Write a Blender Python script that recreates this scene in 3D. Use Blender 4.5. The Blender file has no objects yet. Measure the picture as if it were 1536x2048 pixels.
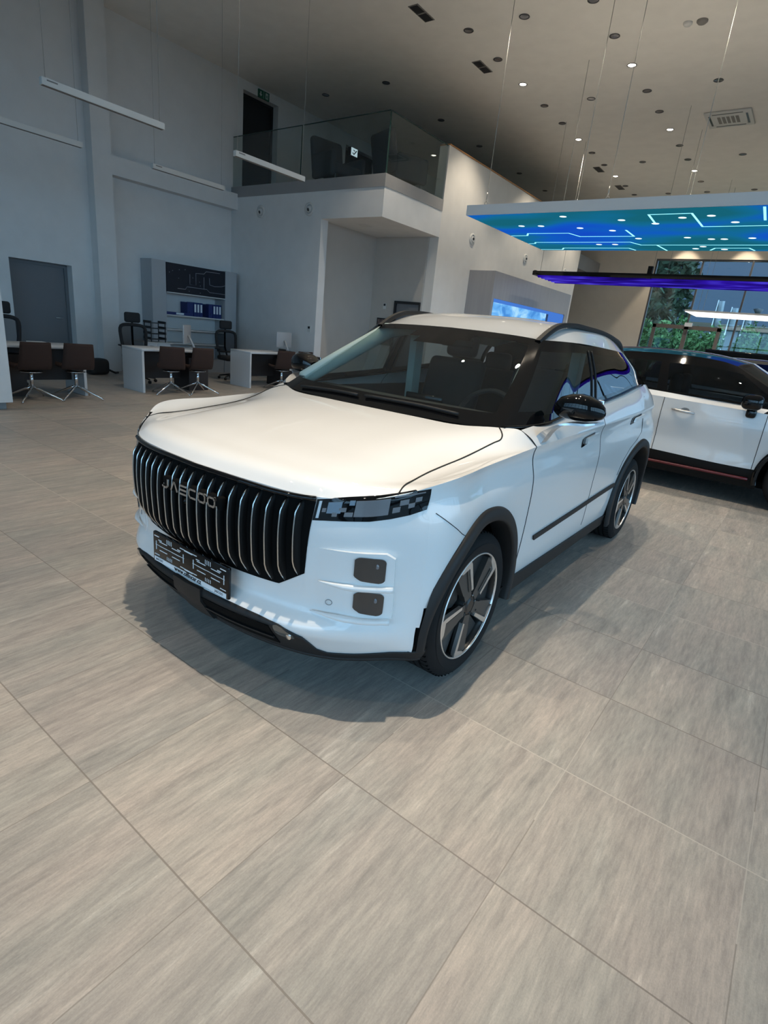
import bpy, bmesh, math, random
from mathutils import Vector, Matrix
from mathutils.bvhtree import BVHTree
random.seed(7)
SC = bpy.context.scene
COL = SC.collection
R = math.radians
PI = math.pi

# ------------------------------------------------------------------ camera
def make_camera():
    yaw, pitch, roll, h = -0.622, 0.321, 0.105, 1.478
    f = Vector((math.sin(yaw)*math.cos(pitch), math.cos(yaw)*math.cos(pitch), -math.sin(pitch)))
    r0 = Vector((math.cos(yaw), -math.sin(yaw), 0)); u0 = r0.cross(f)
    r = r0*math.cos(roll) + u0*math.sin(roll); u = -r0*math.sin(roll) + u0*math.cos(roll)
    cam = bpy.data.cameras.new('camera')
    cam.sensor_fit = 'VERTICAL'; cam.sensor_height = 36.0
    cam.lens = 36.0*1096.5/2048.0
    cam.clip_start = 0.05; cam.clip_end = 300
    o = bpy.data.objects.new('camera', cam); COL.objects.link(o)
    m = Matrix((r, u, -f)).transposed().to_4x4(); m.translation = Vector((0, 0, h))
    o.matrix_world = m
    SC.camera = o
make_camera()
SC.view_settings.view_transform = 'Standard'
SC.view_settings.look = 'None'
SC.view_settings.exposure = 0.0
SC.view_settings.gamma = 1.0
SC.view_settings.use_curve_mapping = False
SC.cycles.max_bounces = 9; SC.cycles.diffuse_bounces = 4; SC.cycles.glossy_bounces = 4
SC.cycles.transmission_bounces = 6; SC.cycles.transparent_max_bounces = 14
SC.cycles.caustics_reflective = False; SC.cycles.caustics_refractive = False
SC.cycles.sample_clamp_indirect = 4.0; SC.cycles.blur_glossy = 0.5

# ------------------------------------------------------------------ world: overcast evening sky, brighter towards the west (+X)
def make_world():
    w = bpy.data.worlds.new('sky'); SC.world = w; w.use_nodes = True
    nt = w.node_tree; nt.nodes.clear(); N = nt.nodes.new; L = nt.links.new
    out = N('ShaderNodeOutputWorld'); bg = N('ShaderNodeBackground'); L(bg.outputs[0], out.inputs[0])
    tc = N('ShaderNodeTexCoord')
    dot = N('ShaderNodeVectorMath'); dot.operation = 'DOT_PRODUCT'; dot.inputs[1].default_value = (0.86, -0.50, 0.10)
    L(tc.outputs['Generated'], dot.inputs[0])
    mr = N('ShaderNodeMapRange'); mr.inputs[1].default_value = -0.55; mr.inputs[2].default_value = 0.75
    L(dot.outputs['Value'], mr.inputs[0])
    nz = N('ShaderNodeTexNoise'); nz.inputs['Scale'].default_value = 2.2; nz.inputs['Detail'].default_value = 3
    L(tc.outputs['Generated'], nz.inputs['Vector'])
    cl = N('ShaderNodeValToRGB'); cl.color_ramp.elements[0].position = 0.3; cl.color_ramp.elements[1].position = 0.75
    cl.color_ramp.elements[0].color = (0.8, 0.86, 0.95, 1); cl.color_ramp.elements[1].color = (1.05, 1.05, 1.05, 1)
    L(nz.outputs['Fac'], cl.inputs[0])
    mix = N('ShaderNodeMix'); mix.data_type = 'RGBA'
    mix.inputs[6].default_value = (0.095, 0.185, 0.30, 1); mix.inputs[7].default_value = (SKY_W[0], SKY_W[1], SKY_W[2], 1)
    L(mr.outputs[0], mix.inputs[0])
    mul = N('ShaderNodeMix'); mul.data_type = 'RGBA'; mul.blend_type = 'MULTIPLY'; mul.inputs[0].default_value = 1
    L(mix.outputs[2], mul.inputs[6]); L(cl.outputs[0], mul.inputs[7])
    L(mul.outputs[2], bg.inputs['Color']); bg.inputs['Strength'].default_value = 1.0
SKY_W = (1.95, 3.25, 4.35)
make_world()

# window portals guide the sampling of daylight through the two glazed walls
def portal(loc, rot, sx, sy):
    l = bpy.data.lights.new('daylight_portal', 'AREA'); l.shape = 'RECTANGLE'; l.size = sx; l.size_y = sy
    l.cycles.is_portal = True
    o = bpy.data.objects.new('daylight_portal', l); o.location = loc; o.rotation_euler = rot; COL.objects.link(o)
portal((7.95, 3.5, 2.4), (0, R(90), 0), 4.7, 20.0)
portal((-1.0, -6.95, 2.4), (R(90), 0, 0), 13.0, 4.7)

# ceiling downlights that are switched on: every third lamp of the grid, some of them dimmed, plus a narrow spot off the grid for the pool of light
LAMPS = [(x, y, 275, 92) for x in (-6.58, -4.34, -2.1, 0.14) for y in (9.0, 12.6, 16.17, 19.65)]
LAMPS += [(2.38, y, 150, 92) for y in (12.6, 16.17, 19.65)]
LAMPS += [(-1.3, 1.4, 1150, 35), (-2.1, 1.93, 240, 72), (-2.1, -1.6, 130, 80), (-2.1, 5.47, 360, 88), (-4.34, 1.93, 100, 84), (-4.34, 5.47, 360, 88), (-4.34, -1.6, 110, 84), (0.14, -1.6, 30, 84), (0.14, 1.93, 30, 84), (0.14, 5.47, 130, 88), (-6.58, 5.47, 140, 88)]
def downlight_lamp(x, y, watt, cone=92):
    l = bpy.data.lights.new('downlight_lamp', 'SPOT'); l.energy = watt; l.color = (1.0, 0.86, 0.68)
    l.spot_size = R(cone); l.spot_blend = 1.0 if cone < 60 else (.25 if cone == 61 else 0.6); l.shadow_soft_size = 0.045
    o = bpy.data.objects.new('downlight_lamp', l); o.location = (x, y, 6.655); COL.objects.link(o)
for _l in LAMPS: downlight_lamp(*_l)

# ------------------------------------------------------------------ helpers
class MB:
    def __init__(s): s.v = []; s.f = []; s.sm = []
    def add(s, verts, faces, smooth=False):
        b = len(s.v); s.v.extend(tuple(p) for p in verts)
        for f in faces: s.f.append(tuple(b+i for i in f)); s.sm.append(smooth)
    def box(s, x0, x1, y0, y1, z0, z1):
        v = [(x0,y0,z0),(x1,y0,z0),(x1,y1,z0),(x0,y1,z0),(x0,y0,z1),(x1,y0,z1),(x1,y1,z1),(x0,y1,z1)]
        s.add(v, [(3,2,1,0),(4,5,6,7),(0,1,5,4),(1,2,6,5),(2,3,7,6),(3,0,4,7)])
    def rbox(s, x0, x1, y0, y1, z0, z1, r=0.02, seg=3):
        bm = bmesh.new(); bmesh.ops.create_cube(bm, size=1)
        for v in bm.verts:
            v.co = Vector(((x0+x1)/2+v.co.x*(x1-x0), (y0+y1)/2+v.co.y*(y1-y0), (z0+z1)/2+v.co.z*(z1-z0)))
        r = min(r, 0.49*min(x1-x0, y1-y0, z1-z0))
        bmesh.ops.bevel(bm, geom=bm.edges[:], offset=r, segments=seg, profile=0.5, affect='EDGES')
        s.bm(bm, True)
    def bm(s, bm, smooth=False):
        bm.verts.index_update()
        s.add([v.co[:] for v in bm.verts], [[v.index for v in f.verts] for f in bm.faces], smooth); bm.free()
    def tube(s, pts, r, n=10, cap=True, smooth=True, closed=False):
        pts = [Vector(p) for p in pts]; m = len(pts); rs = r if isinstance(r, (list, tuple)) else [r]*m
        rings = []; prev = None
        for i, p in enumerate(pts):
            if closed: t = pts[(i+1) % m]-pts[i-1]
            else: t = pts[min(i+1, m-1)]-pts[max(i-1, 0)]
            t.normalize()
            if prev is None:
                a = Vector((0,0,1)) if abs(t.z) < .9 else Vector((1,0,0)); a = t.cross(a).normalized()
            else:
                a = prev-t*prev.dot(t); a.normalize()
            prev = a; b = t.cross(a)
            rings.append([p+(a*math.cos(2*PI*k/n)+b*math.sin(2*PI*k/n))*rs[i] for k in range(n)])
        v = [q for rg in rings for q in rg]; f = []
        for i in range(m if closed else m-1):
            j = (i+1) % m
            for k in range(n): f.append((i*n+k, i*n+(k+1) % n, j*n+(k+1) % n, j*n+k))
        if cap and not closed:
            f.append(tuple(reversed(range(n)))); f.append(tuple((m-1)*n+k for k in range(n)))
        s.add(v, f, smooth)
    def cyl(s, a, b, r, n=20, smooth=True): s.tube([a, b], r, n, True, smooth)
    def lathe(s, prof, n=32, M=None, smooth=True, arc=None):
        # prof: list of (radius, height) about +Z; M places it
        M = M or Matrix(); v = []; f = []
        a0, a1 = arc or (0, 2*PI); full = arc is None; k = n if full else n+1
        for (r, z) in prof:
            for i in range(k):
                a = a0+(a1-a0)*i/n; v.append(M @ Vector((r*math.cos(a), r*math.sin(a), z)))
        for j in range(len(prof)-1):
            for i in range(n):
                i2 = (i+1) % k; f.append((j*k+i, j*k+i2, (j+1)*k+i2, (j+1)*k+i))
        s.add(v, f, smooth)
    def prism(s, poly, M, d, smooth=False):
        # closed outline in local XY, extruded along local Z from 0 to d
        n = len(poly); v = [M @ Vector((p[0], p[1], 0)) for p in poly]+[M @ Vector((p[0], p[1], d)) for p in poly]
        f = [tuple(reversed(range(n))), tuple(range(n, 2*n))]+[(i, (i+1) % n, n+(i+1) % n, n+i) for i in range(n)]
        s.add(v, f, smooth)
    def grid(s, G, smooth=True, keep=None, flip=False):
        nr, nc = len(G), len(G[0]); idx = {}; v = []; f = []
        def I(i, j):
            if (i, j) not in idx: idx[(i, j)] = len(v); v.append(tuple(G[i][j]))
            return idx[(i, j)]
        for i in range(nr-1):
            for j in range(nc-1):
                if keep is None or keep(i, j):
                    q = (I(i, j), I(i, j+1), I(i+1, j+1), I(i+1, j)); f.append(q[::-1] if flip else q)
        s.add(v, f, smooth)
    def xform(s, M):
        s.v = [tuple(M @ Vector(p)) for p in s.v]; return s
    def build(s, name, mat, parent=None, weld=False, auto=None, solid=None, kind=None):
        me = bpy.data.meshes.new(name); me.from_pydata([tuple(p) for p in s.v], [], s.f)
        me.polygons.foreach_set('use_smooth', s.sm)
        if weld or auto is not None:
            bm = bmesh.new(); bm.from_mesh(me)
            if weld: bmesh.ops.remove_doubles(bm, verts=bm.verts[:], dist=0.0004)
            if auto is not None:
                for e in bm.edges:
                    if len(e.link_faces) == 2 and e.calc_face_angle(0) > auto: e.smooth = False
            bm.to_mesh(me); bm.free()
        me.materials.append(mat); me.update()
        o = bpy.data.objects.new(name, me); COL.objects.link(o)
        if parent is not None: o.parent = parent
        if solid:
            m = o.modifiers.new('thickness', 'SOLIDIFY'); m.thickness = solid; m.offset = -1
        if kind: o['kind'] = kind
        return o

def empty(name, loc=(0,0,0), rz=0.0):
    o = bpy.data.objects.new(name, None); o.empty_display_size = 0.2; o.location = loc; o.rotation_euler = (0, 0, rz); COL.objects.link(o); return o
def tag(o, label, cat, group=None):
    o['label'] = label; o['category'] = cat
    if group: o['group'] = group
    return o
def kids(o): return [c for c in bpy.data.objects if c.parent is o]
def copy_tree(o, parent=None):
    c = o.copy(); COL.objects.link(c); c.parent = parent
    for ch in kids(o): copy_tree(ch, c)
    return c
def struct(mb, name, mat, **k): return mb.build(name, mat, kind='structure', **k)

# ------------------------------------------------------------------ materials
def mat(name, col, rough=0.5, metal=0.0, coat=0.0, spec=0.5, emit=None, es=0.0, bump=None, alpha=None):
    m = bpy.data.materials.new(name); m.use_nodes = True
    p = m.node_tree.nodes['Principled BSDF']
    p.inputs['Base Color'].default_value = (*col, 1); p.inputs['Roughness'].default_value = rough
    p.inputs['Metallic'].default_value = metal; p.inputs['Coat Weight'].default_value = coat
    p.inputs['Coat Roughness'].default_value = 0.03
    p.inputs['Specular IOR Level'].default_value = spec
    if emit: p.inputs['Emission Color'].default_value = (*emit, 1); p.inputs['Emission Strength'].default_value = es
    nt = m.node_tree; N = nt.nodes.new; L = nt.links.new
    if bump:
        tc = N('ShaderNodeTexCoord'); nz = N('ShaderNodeTexNoise'); nz.inputs['Scale'].default_value = bump[0]; nz.inputs['Detail'].default_value = 4
        b = N('ShaderNodeBump'); b.inputs['Strength'].default_value = bump[1]; b.inputs['Distance'].default_value = 0.01
        L(tc.outputs['Object'], nz.inputs['Vector']); L(nz.outputs['Fac'], b.inputs['Height']); L(b.outputs[0], p.inputs['Normal'])
    return m
def vary(m, scale, amt, stretch=(1,1,1)):
    # gentle procedural tone variation of the base colour
    nt = m.node_tree; N = nt.nodes.new; L = nt.links.new; p = nt.nodes['Principled BSDF']
    c = p.inputs['Base Color'].default_value[:]
    tc = N('ShaderNodeTexCoord'); mp = N('ShaderNodeMapping'); mp.inputs['Scale'].default_value = stretch
    nz = N('ShaderNodeTexNoise'); nz.inputs['Scale'].default_value = scale; nz.inputs['Detail'].default_value = 5
    rp = N('ShaderNodeValToRGB'); rp.color_ramp.elements[0].position = .3; rp.color_ramp.elements[1].position = .7
    rp.color_ramp.elements[0].color = tuple(x*(1-amt) for x in c[:3])+(1,)
    rp.color_ramp.elements[1].color = tuple(min(1, x*(1+amt)) for x in c[:3])+(1,)
    L(tc.outputs['Object'], mp.inputs[0]); L(mp.outputs[0], nz.inputs['Vector']); L(nz.outputs['Fac'], rp.inputs[0]); L(rp.outputs[0], p.inputs['Base Color'])
    return m
def glass(name, tint, refl=(0.9,0.95,1.0), f0=1.5, rough=0.0):
    m = bpy.data.materials.new(name); m.use_nodes = True; nt = m.node_tree; nt.nodes.clear(); N = nt.nodes.new; L = nt.links.new
    out = N('ShaderNodeOutputMaterial'); mx = N('ShaderNodeMixShader'); fr = N('ShaderNodeFresnel'); fr.inputs['IOR'].default_value = f0
    tr = N('ShaderNodeBsdfTransparent'); tr.inputs[0].default_value = (*tint, 1)
    gl = N('ShaderNodeBsdfGlossy'); gl.inputs[0].default_value = (*refl, 1); gl.inputs['Roughness'].default_value = rough
    ge = N('ShaderNodeNewGeometry'); io = N('ShaderNodeMix'); io.inputs[2].default_value = f0; io.inputs[3].default_value = 1/f0
    L(ge.outputs['Backfacing'], io.inputs[0]); L(io.outputs[0], fr.inputs['IOR'])
    L(fr.outputs[0], mx.inputs[0]); L(tr.outputs[0], mx.inputs[1]); L(gl.outputs[0], mx.inputs[2]); L(mx.outputs[0], out.inputs[0])
    return m
M = {}
M['paint'] = mat('white_car_paint', (0.80, 0.80, 0.79), 0.42, 0, 1.0)
M['gloss_black'] = mat('gloss_black', (0.004, 0.004, 0.0045), 0.025, 0, 0, 0.4)
M['black_plastic'] = mat('black_plastic', (0.014, 0.014, 0.0145), 0.55, spec=.35, bump=(900, .05))
M['dark_void'] = mat('dark_void', (0.004, 0.004, 0.004), 0.9, spec=0.1)
M['chrome'] = mat('chrome', (0.72, 0.72, 0.72), 0.12, 1.0)
M['dark_chrome'] = mat('dark_chrome', (0.60, 0.60, 0.58), 0.16, 1.0)
M['rubber'] = mat('rubber', (0.009, 0.009, 0.0095), 0.75, spec=.25, bump=(500, .08))
M['alloy_grey'] = mat('alloy_grey', (0.085, 0.082, 0.078), 0.35, 0.5)
M['alloy_bright'] = mat('alloy_bright', (0.78, 0.78, 0.77), 0.28, 0.9)
M['alloy_dark'] = mat('alloy_dark', (.030, .029, .028), .5, .2); M['alloy_black'] = mat('alloy_black', (0.015, 0.015, 0.015), 0.3)
M['car_glass'] = glass('car_glass', (0.74, 0.82, 0.80), f0=1.62)
M['dark_glass'] = glass('dark_glass', (0.30, 0.34, 0.36), f0=1.85)
M['lamp_glass'] = glass('lamp_glass', (0.75, 0.78, 0.80))
M['silver'] = mat('silver', (0.62, 0.64, 0.66), 0.3, 0.8)
M['smoke_lens'] = mat('smoke_lens', (0.035, 0.033, 0.032), 0.08, 0, 0.8)
M['led_grey'] = mat('led_grey', (0.15, 0.16, 0.175), 0.2, 0, 0.5)
M['led_blue'] = mat('led_blue', (0.16, 0.23, 0.30), 0.15, 0, 0.5)
M['seat_dark'] = mat('seat_dark', (0.02, 0.02, 0.021), 0.7, bump=(120, .2))
M['trim_teal'] = mat('trim_teal', (0.42, 0.52, 0.49), 0.7)
M['plate_white'] = mat('plate_white', (0.75, 0.80, 0.84), 0.4)
M['ink'] = mat('ink', (0.012, 0.012, 0.014), 0.5)
M['red_trim'] = mat('red_trim', (0.13, 0.008, 0.015), 0.35, 0, 0.4)
# ================================================================== car body surfaces (car space: +x = car's left, +y = rearwards, z up)
def cr(P, ns):
    P = [Vector(p) for p in P]; n = len(P)
    if isinstance(ns, int): ns = [ns]*(n-1)
    d = [max((P[i+1]-P[i]).length, 1e-6) for i in range(n-1)]
    T = []
    for i in range(n):
        if i == 0: T.append((P[1]-P[0])/d[0])
        elif i == n-1: T.append((P[-1]-P[-2])/d[-1])
        else: T.append(((P[i]-P[i-1])/d[i-1]*d[i]+(P[i+1]-P[i])/d[i]*d[i-1])/(d[i]+d[i-1]))
    out = []
    for i in range(n-1):
        for k in range(ns[i]):
            t = k/ns[i]; t2 = t*t; t3 = t2*t
            out.append(P[i]*(2*t3-3*t2+1)+T[i]*d[i]*(t3-2*t2+t)+P[i+1]*(-2*t3+3*t2)+T[i+1]*d[i]*(t3-t2))
    out.append(P[-1].copy()); return out
def surf(rows, ncol, nrow):
    A = [cr(r, ncol) for r in rows]
    C = [cr([A[i][j] for i in range(len(A))], nrow) for j in range(len(A[0]))]
    return [[C[j][i] for j in range(len(C))] for i in range(len(C[0]))]
def mirror_mb(mb):
    n = len(mb.v); mb.v += [(-x, y, z) for (x, y, z) in mb.v]
    mb.f += [tuple(n+i for i in reversed(f)) for f in mb.f]; mb.sm += mb.sm[:]; return mb

HOOD0 = [(0,0.133,0.897),(0.3,0.158,0.895),(0.57,0.221,0.892),(0.72,0.31,0.903),(0.83,0.422,0.938),(0.893,0.505,0.97)]
BODY_ROWS = [
 [(0,0.19,0.2),(0.3,0.215,0.2),(0.55,0.287,0.2),(0.7,0.387,0.2),(0.8,0.482,0.2),(0.85,0.53,0.2),(0.86,0.9,0.2),(0.86,1.38,0.21),(0.86,2.1,0.21),(0.86,3.08,0.21),(0.86,3.57,0.21),(0.86,4.1,0.23),(0.8,4.3,0.25),(0.58,4.4,0.26),(0,4.45,0.26)],
 [(0,0.127,0.29),(0.3,0.152,0.29),(0.56,0.223,0.29),(0.71,0.322,0.29),(0.82,0.422,0.29),(0.905,0.49,0.29),(0.885,0.9,0.3),(0.885,1.38,0.31),(0.885,2.1,0.31),(0.885,3.08,0.31),(0.89,3.57,0.31),(0.885,4.1,0.33),(0.82,4.34,0.34),(0.6,4.46,0.35),(0,4.51,0.35)],
 [(0,0.088,0.375),(0.3,0.113,0.375),(0.57,0.182,0.375),(0.72,0.282,0.375),(0.83,0.392,0.375),(0.912,0.48,0.375),(0.9,0.9,0.39),(0.9,1.385,0.4),(0.898,2.1,0.4),(0.898,3.08,0.4),(0.905,3.57,0.41),(0.895,4.1,0.43),(0.83,4.37,0.43),(0.6,4.5,0.45),(0,4.55,0.45)],
 [(0,0.14,0.425),(0.3,0.162,0.425),(0.57,0.225,0.425),(0.72,0.302,0.43),(0.83,0.404,0.435),(0.915,0.48,0.44),(0.905,0.9,0.46),(0.905,1.39,0.48),(0.902,2.1,0.48),(0.902,3.08,0.48),(0.912,3.57,0.5),(0.9,4.1,0.52),(0.835,4.37,0.52),(0.6,4.5,0.53),(0,4.55,0.53)],
 [(0,0.124,0.6),(0.3,0.148,0.6),(0.57,0.216,0.6),(0.72,0.297,0.61),(0.83,0.402,0.625),(0.916,0.485,0.64),(0.92,0.9,0.66),(0.91,1.4,0.66),(0.908,2.1,0.66),(0.908,3.08,0.66),(0.928,3.57,0.7),(0.905,4.1,0.7),(0.835,4.35,0.7),(0.6,4.47,0.7),(0,4.52,0.7)],
 [(0,0.118,0.76),(0.3,0.142,0.76),(0.57,0.209,0.76),(0.72,0.29,0.77),(0.83,0.4,0.79),(0.908,0.49,0.815),(0.924,0.9,0.85),(0.912,1.39,0.85),(0.91,2.1,0.85),(0.914,3.08,0.86),(0.93,3.57,0.9),(0.905,4.06,0.9),(0.83,4.3,0.9),(0.6,4.42,0.9),(0,4.47,0.9)],
 [(0,0.1297,0.8669),(0.3,0.1545,0.8653),(0.57,0.2184,0.863),(0.72,0.3056,0.8737),(0.83,0.4172,0.9054),(0.889,0.502,0.94),(0.898,0.9,0.968),(0.898,1.366,0.99),(0.896,2.1,1.005),(0.896,3.08,1.03),(0.902,3.57,1.05),(0.865,4.028,1.06),(0.798,4.252,1.05),(0.568,4.372,1.03),(-0.002,4.43,1.03)],
 [(0,0.133,0.897),(0.3,0.158,0.895),(0.57,0.221,0.892),(0.72,0.31,0.903),(0.83,0.422,0.938),(0.893,0.505,0.97),(0.908,0.9,0.998),(0.908,1.36,1.02),(0.906,2.1,1.035),(0.906,3.08,1.06),(0.912,3.57,1.08),(0.875,4.02,1.09),(0.8,4.24,1.08),(0.57,4.36,1.06),(0,4.42,1.06)],
]
BELT = [(.822,1.34,1.086),(.820,2.10,1.130),(.820,3.08,1.205),(.812,3.57,1.255),(.78,3.97,1.245),(.71,4.16,1.20),(.5,4.28,1.18),(0,4.33,1.18)]
NC = [6,6,5,5,6,22,26,14,20,24,24,10,8,8]
NR = [4,5,4,8,8,7,3]
BG = surf(BODY_ROWS, NC, NR)
JC = [sum(NC[:i]) for i in range(len(NC)+1)]          # sample column of each control column
UP = surf([BODY_ROWS[-1][7:], [((a[0]+b[0])/2+.012, (a[1]+b[1])/2, (a[2]+b[2])/2) for a, b in zip(BODY_ROWS[-1][7:], BELT)], BELT], NC[7:], [5,5])
HOOD = surf([
 HOOD0,
 [(0,.172,.934),(.30,.195,.933),(.57,.258,.928),(.715,.355,.930),(.82,.472,.950),(.898,.60,.980)],
 [(0,.30,.968),(.30,.315,.966),(.568,.365,.957),(.705,.45,.947),(.81,.57,.955),(.903,.72,.986)],
 [(0,.55,1.005),(.30,.56,1.002),(.568,.59,.990),(.70,.66,.972),(.805,.76,.969),(.907,.88,.995)],
 [(0,.88,1.045),(.30,.885,1.042),(.567,.90,1.029),(.70,.95,1.008),(.80,1.02,.999),(.908,1.12,1.008)],
 [(0,1.175,1.076),(.30,1.185,1.075),(.57,1.215,1.074),(.735,1.292,1.086),(.825,1.338,1.085),(.908,1.36,1.020)],
], [6,6,6,6,6], [5,5,7,8,8])
def snap_line(p, line):
    best = None
    for u, v in zip(line, line[1:]):
        d = v-u; t = min(1, max(0, (p-u).dot(d)/max(d.length_squared, 1e-9))); q = u+d*t
        if best is None or (q-p).length < (best-p).length: best = q
    return best
_edge = BG[-1][:JC[7]+1]
for _k in range(len(HOOD[0])): HOOD[0][_k] = snap_line(HOOD[0][_k], _edge) if _k else _edge[0].copy()
for _r in HOOD[1:]: _r[-1] = snap_line(_r[-1], _edge)
WS = surf([
 [(0,1.175,1.076),(.38,1.20,1.077),(.62,1.24,1.080),(.745,1.30,1.088)],
 [(0,1.565,1.322),(.35,1.585,1.320),(.56,1.63,1.313),(.668,1.67,1.302)],
 [(0,1.955,1.527),(.30,1.965,1.522),(.47,1.98,1.515),(.578,2.005,1.506)],
], [12,10,8], [12,12])
SIDE_LOW = [(.745,1.30,1.088),(.810,1.50,1.092),(.818,2.05,1.127),(.818,2.45,1.155),(.818,3.02,1.200),(.810,3.55,1.253),(.77,3.98,1.245)]
SIDE_TOP = [(.578,2.005,1.506),(.628,2.04,1.508),(.672,2.24,1.511),(.693,2.50,1.508),(.694,2.95,1.498),(.676,3.40,1.482),(.615,3.85,1.448)]
SIDE_MID = [((a[0]+b[0])/2+.012, (a[1]+b[1])/2, (a[2]+b[2])/2+.004) for a, b in zip(SIDE_LOW, SIDE_TOP)]
SIDE_MID[0] = (.668,1.67,1.302)
SG = surf([SIDE_LOW, SIDE_MID, SIDE_TOP], [10,12,10,14,14,12], [10,10])
ROOF = surf([
 [(0,1.955,1.527),(.30,1.965,1.522),(.47,1.98,1.515),(.578,2.005,1.506)],
 [(0,2.25,1.610),(.32,2.25,1.603),(.56,2.26,1.572),(.672,2.24,1.511)],
 [(0,2.80,1.648),(.33,2.80,1.637),(.595,2.80,1.594),(.695,2.78,1.502)],
 [(0,3.45,1.635),(.32,3.44,1.620),(.575,3.42,1.568),(.676,3.40,1.482)],
 [(0,3.98,1.545),(.30,3.97,1.535),(.48,3.93,1.505),(.615,3.85,1.448)],
], [8,8,6], [7,8,8,6])
REARG = surf([
 [(0,3.98,1.545),(.30,3.97,1.535),(.48,3.93,1.505),(.615,3.85,1.448)],
 [(0,4.20,1.36),(.32,4.18,1.335),(.53,4.12,1.34),(.67,3.97,1.36)],
 [(0,4.33,1.18),(.38,4.31,1.183),(.62,4.23,1.19),(.77,3.98,1.245)],
], [6,6,6], [6,6])
FW = (.90, .345); RW = (3.572, .345)                    # wheel centres (y, z)
ARCH_F = ((.90, .352), .432); ARCH_R = ((3.572, .362), .462)
# ================================================================== the white SUV
def shell_bvh():
    mb = MB()
    for g in (BG, UP, HOOD, WS, SG, ROOF, REARG): mb.grid(g)
    mirror_mb(mb)
    return BVHTree.FromPolygons([Vector(p) for p in mb.v], mb.f)
BV = shell_bvh()
def on_front(x, z, off=0.0):
    h = BV.ray_cast(Vector((x, -2, z)), Vector((0, 1, 0)))
    return h[0]+h[1]*(off if h[1].y < 0 else -off) if h[0] else Vector((x, .3, z))
def on_side(y, z, off=0.0):
    h = BV.ray_cast(Vector((3, y, z)), Vector((-1, 0, 0)))
    return h[0]+h[1]*(off if h[1].x > 0 else -off) if h[0] else Vector((.88, y, z))
def on_top(x, y, off=0.0):
    h = BV.ray_cast(Vector((x, y, 4)), Vector((0, 0, -1)))
    return h[0]+h[1]*(off if h[1].z > 0 else -off) if h[0] else Vector((x, y, 1))
def lerp_curve(c, n):
    P = [Vector(p) for p in c]; L = [0]
    for i in range(1, len(P)): L.append(L[-1]+(P[i]-P[i-1]).length)
    out = []; j = 0
    for k in range(n+1):
        t = L[-1]*k/n
        while j < len(P)-2 and L[j+1] < t: j += 1
        s = (t-L[j])/max(L[j+1]-L[j], 1e-9); out.append(P[j].lerp(P[j+1], s))
    return out
def strip(mb, top, bot, n, m, proj, off, depth=0.012, taper=None):
    # panel laid on the body between two curves given in the (front or side) view, with a skirt into the body
    A = lerp_curve(top, n); B = lerp_curve(bot, n)
    def O(i, j): return off if taper is None else taper(i/n, j/m)
    G = [[proj(*(A[i].lerp(B[i], j/m)), O(i, j)) for i in range(n+1)] for j in range(m+1)]
    ring = [(0, i) for i in range(n+1)]+[(j, n) for j in range(1, m+1)]+[(m, i) for i in range(n-1, -1, -1)]+[(j, 0) for j in range(m-1, 0, -1)]
    flip = False
    a = G[0][1]-G[0][0]; b = G[1][0]-G[0][0]; nn = a.cross(b)
    c = G[m//2][n//2]; inw = Vector((0, 2.2, .6))-c
    flip = nn.dot(inw) > 0
    mb.grid(G, True, None, flip)
    q = [G[j][i] for j, i in ring]; v = []
    for p in q: d = (Vector((0, 2.2, .6))-p); d.z = 0; v += [p, p+d.normalized()*depth]
    k = len(q); f = []
    for i in range(k):
        i2 = (i+1) % k; fc = (2*i, 2*i2, 2*i2+1, 2*i+1); f.append(fc if flip else fc[::-1])
    mb.add(v, f, False)
def mx(p): return Vector((-p[0], p[1], p[2]))

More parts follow.
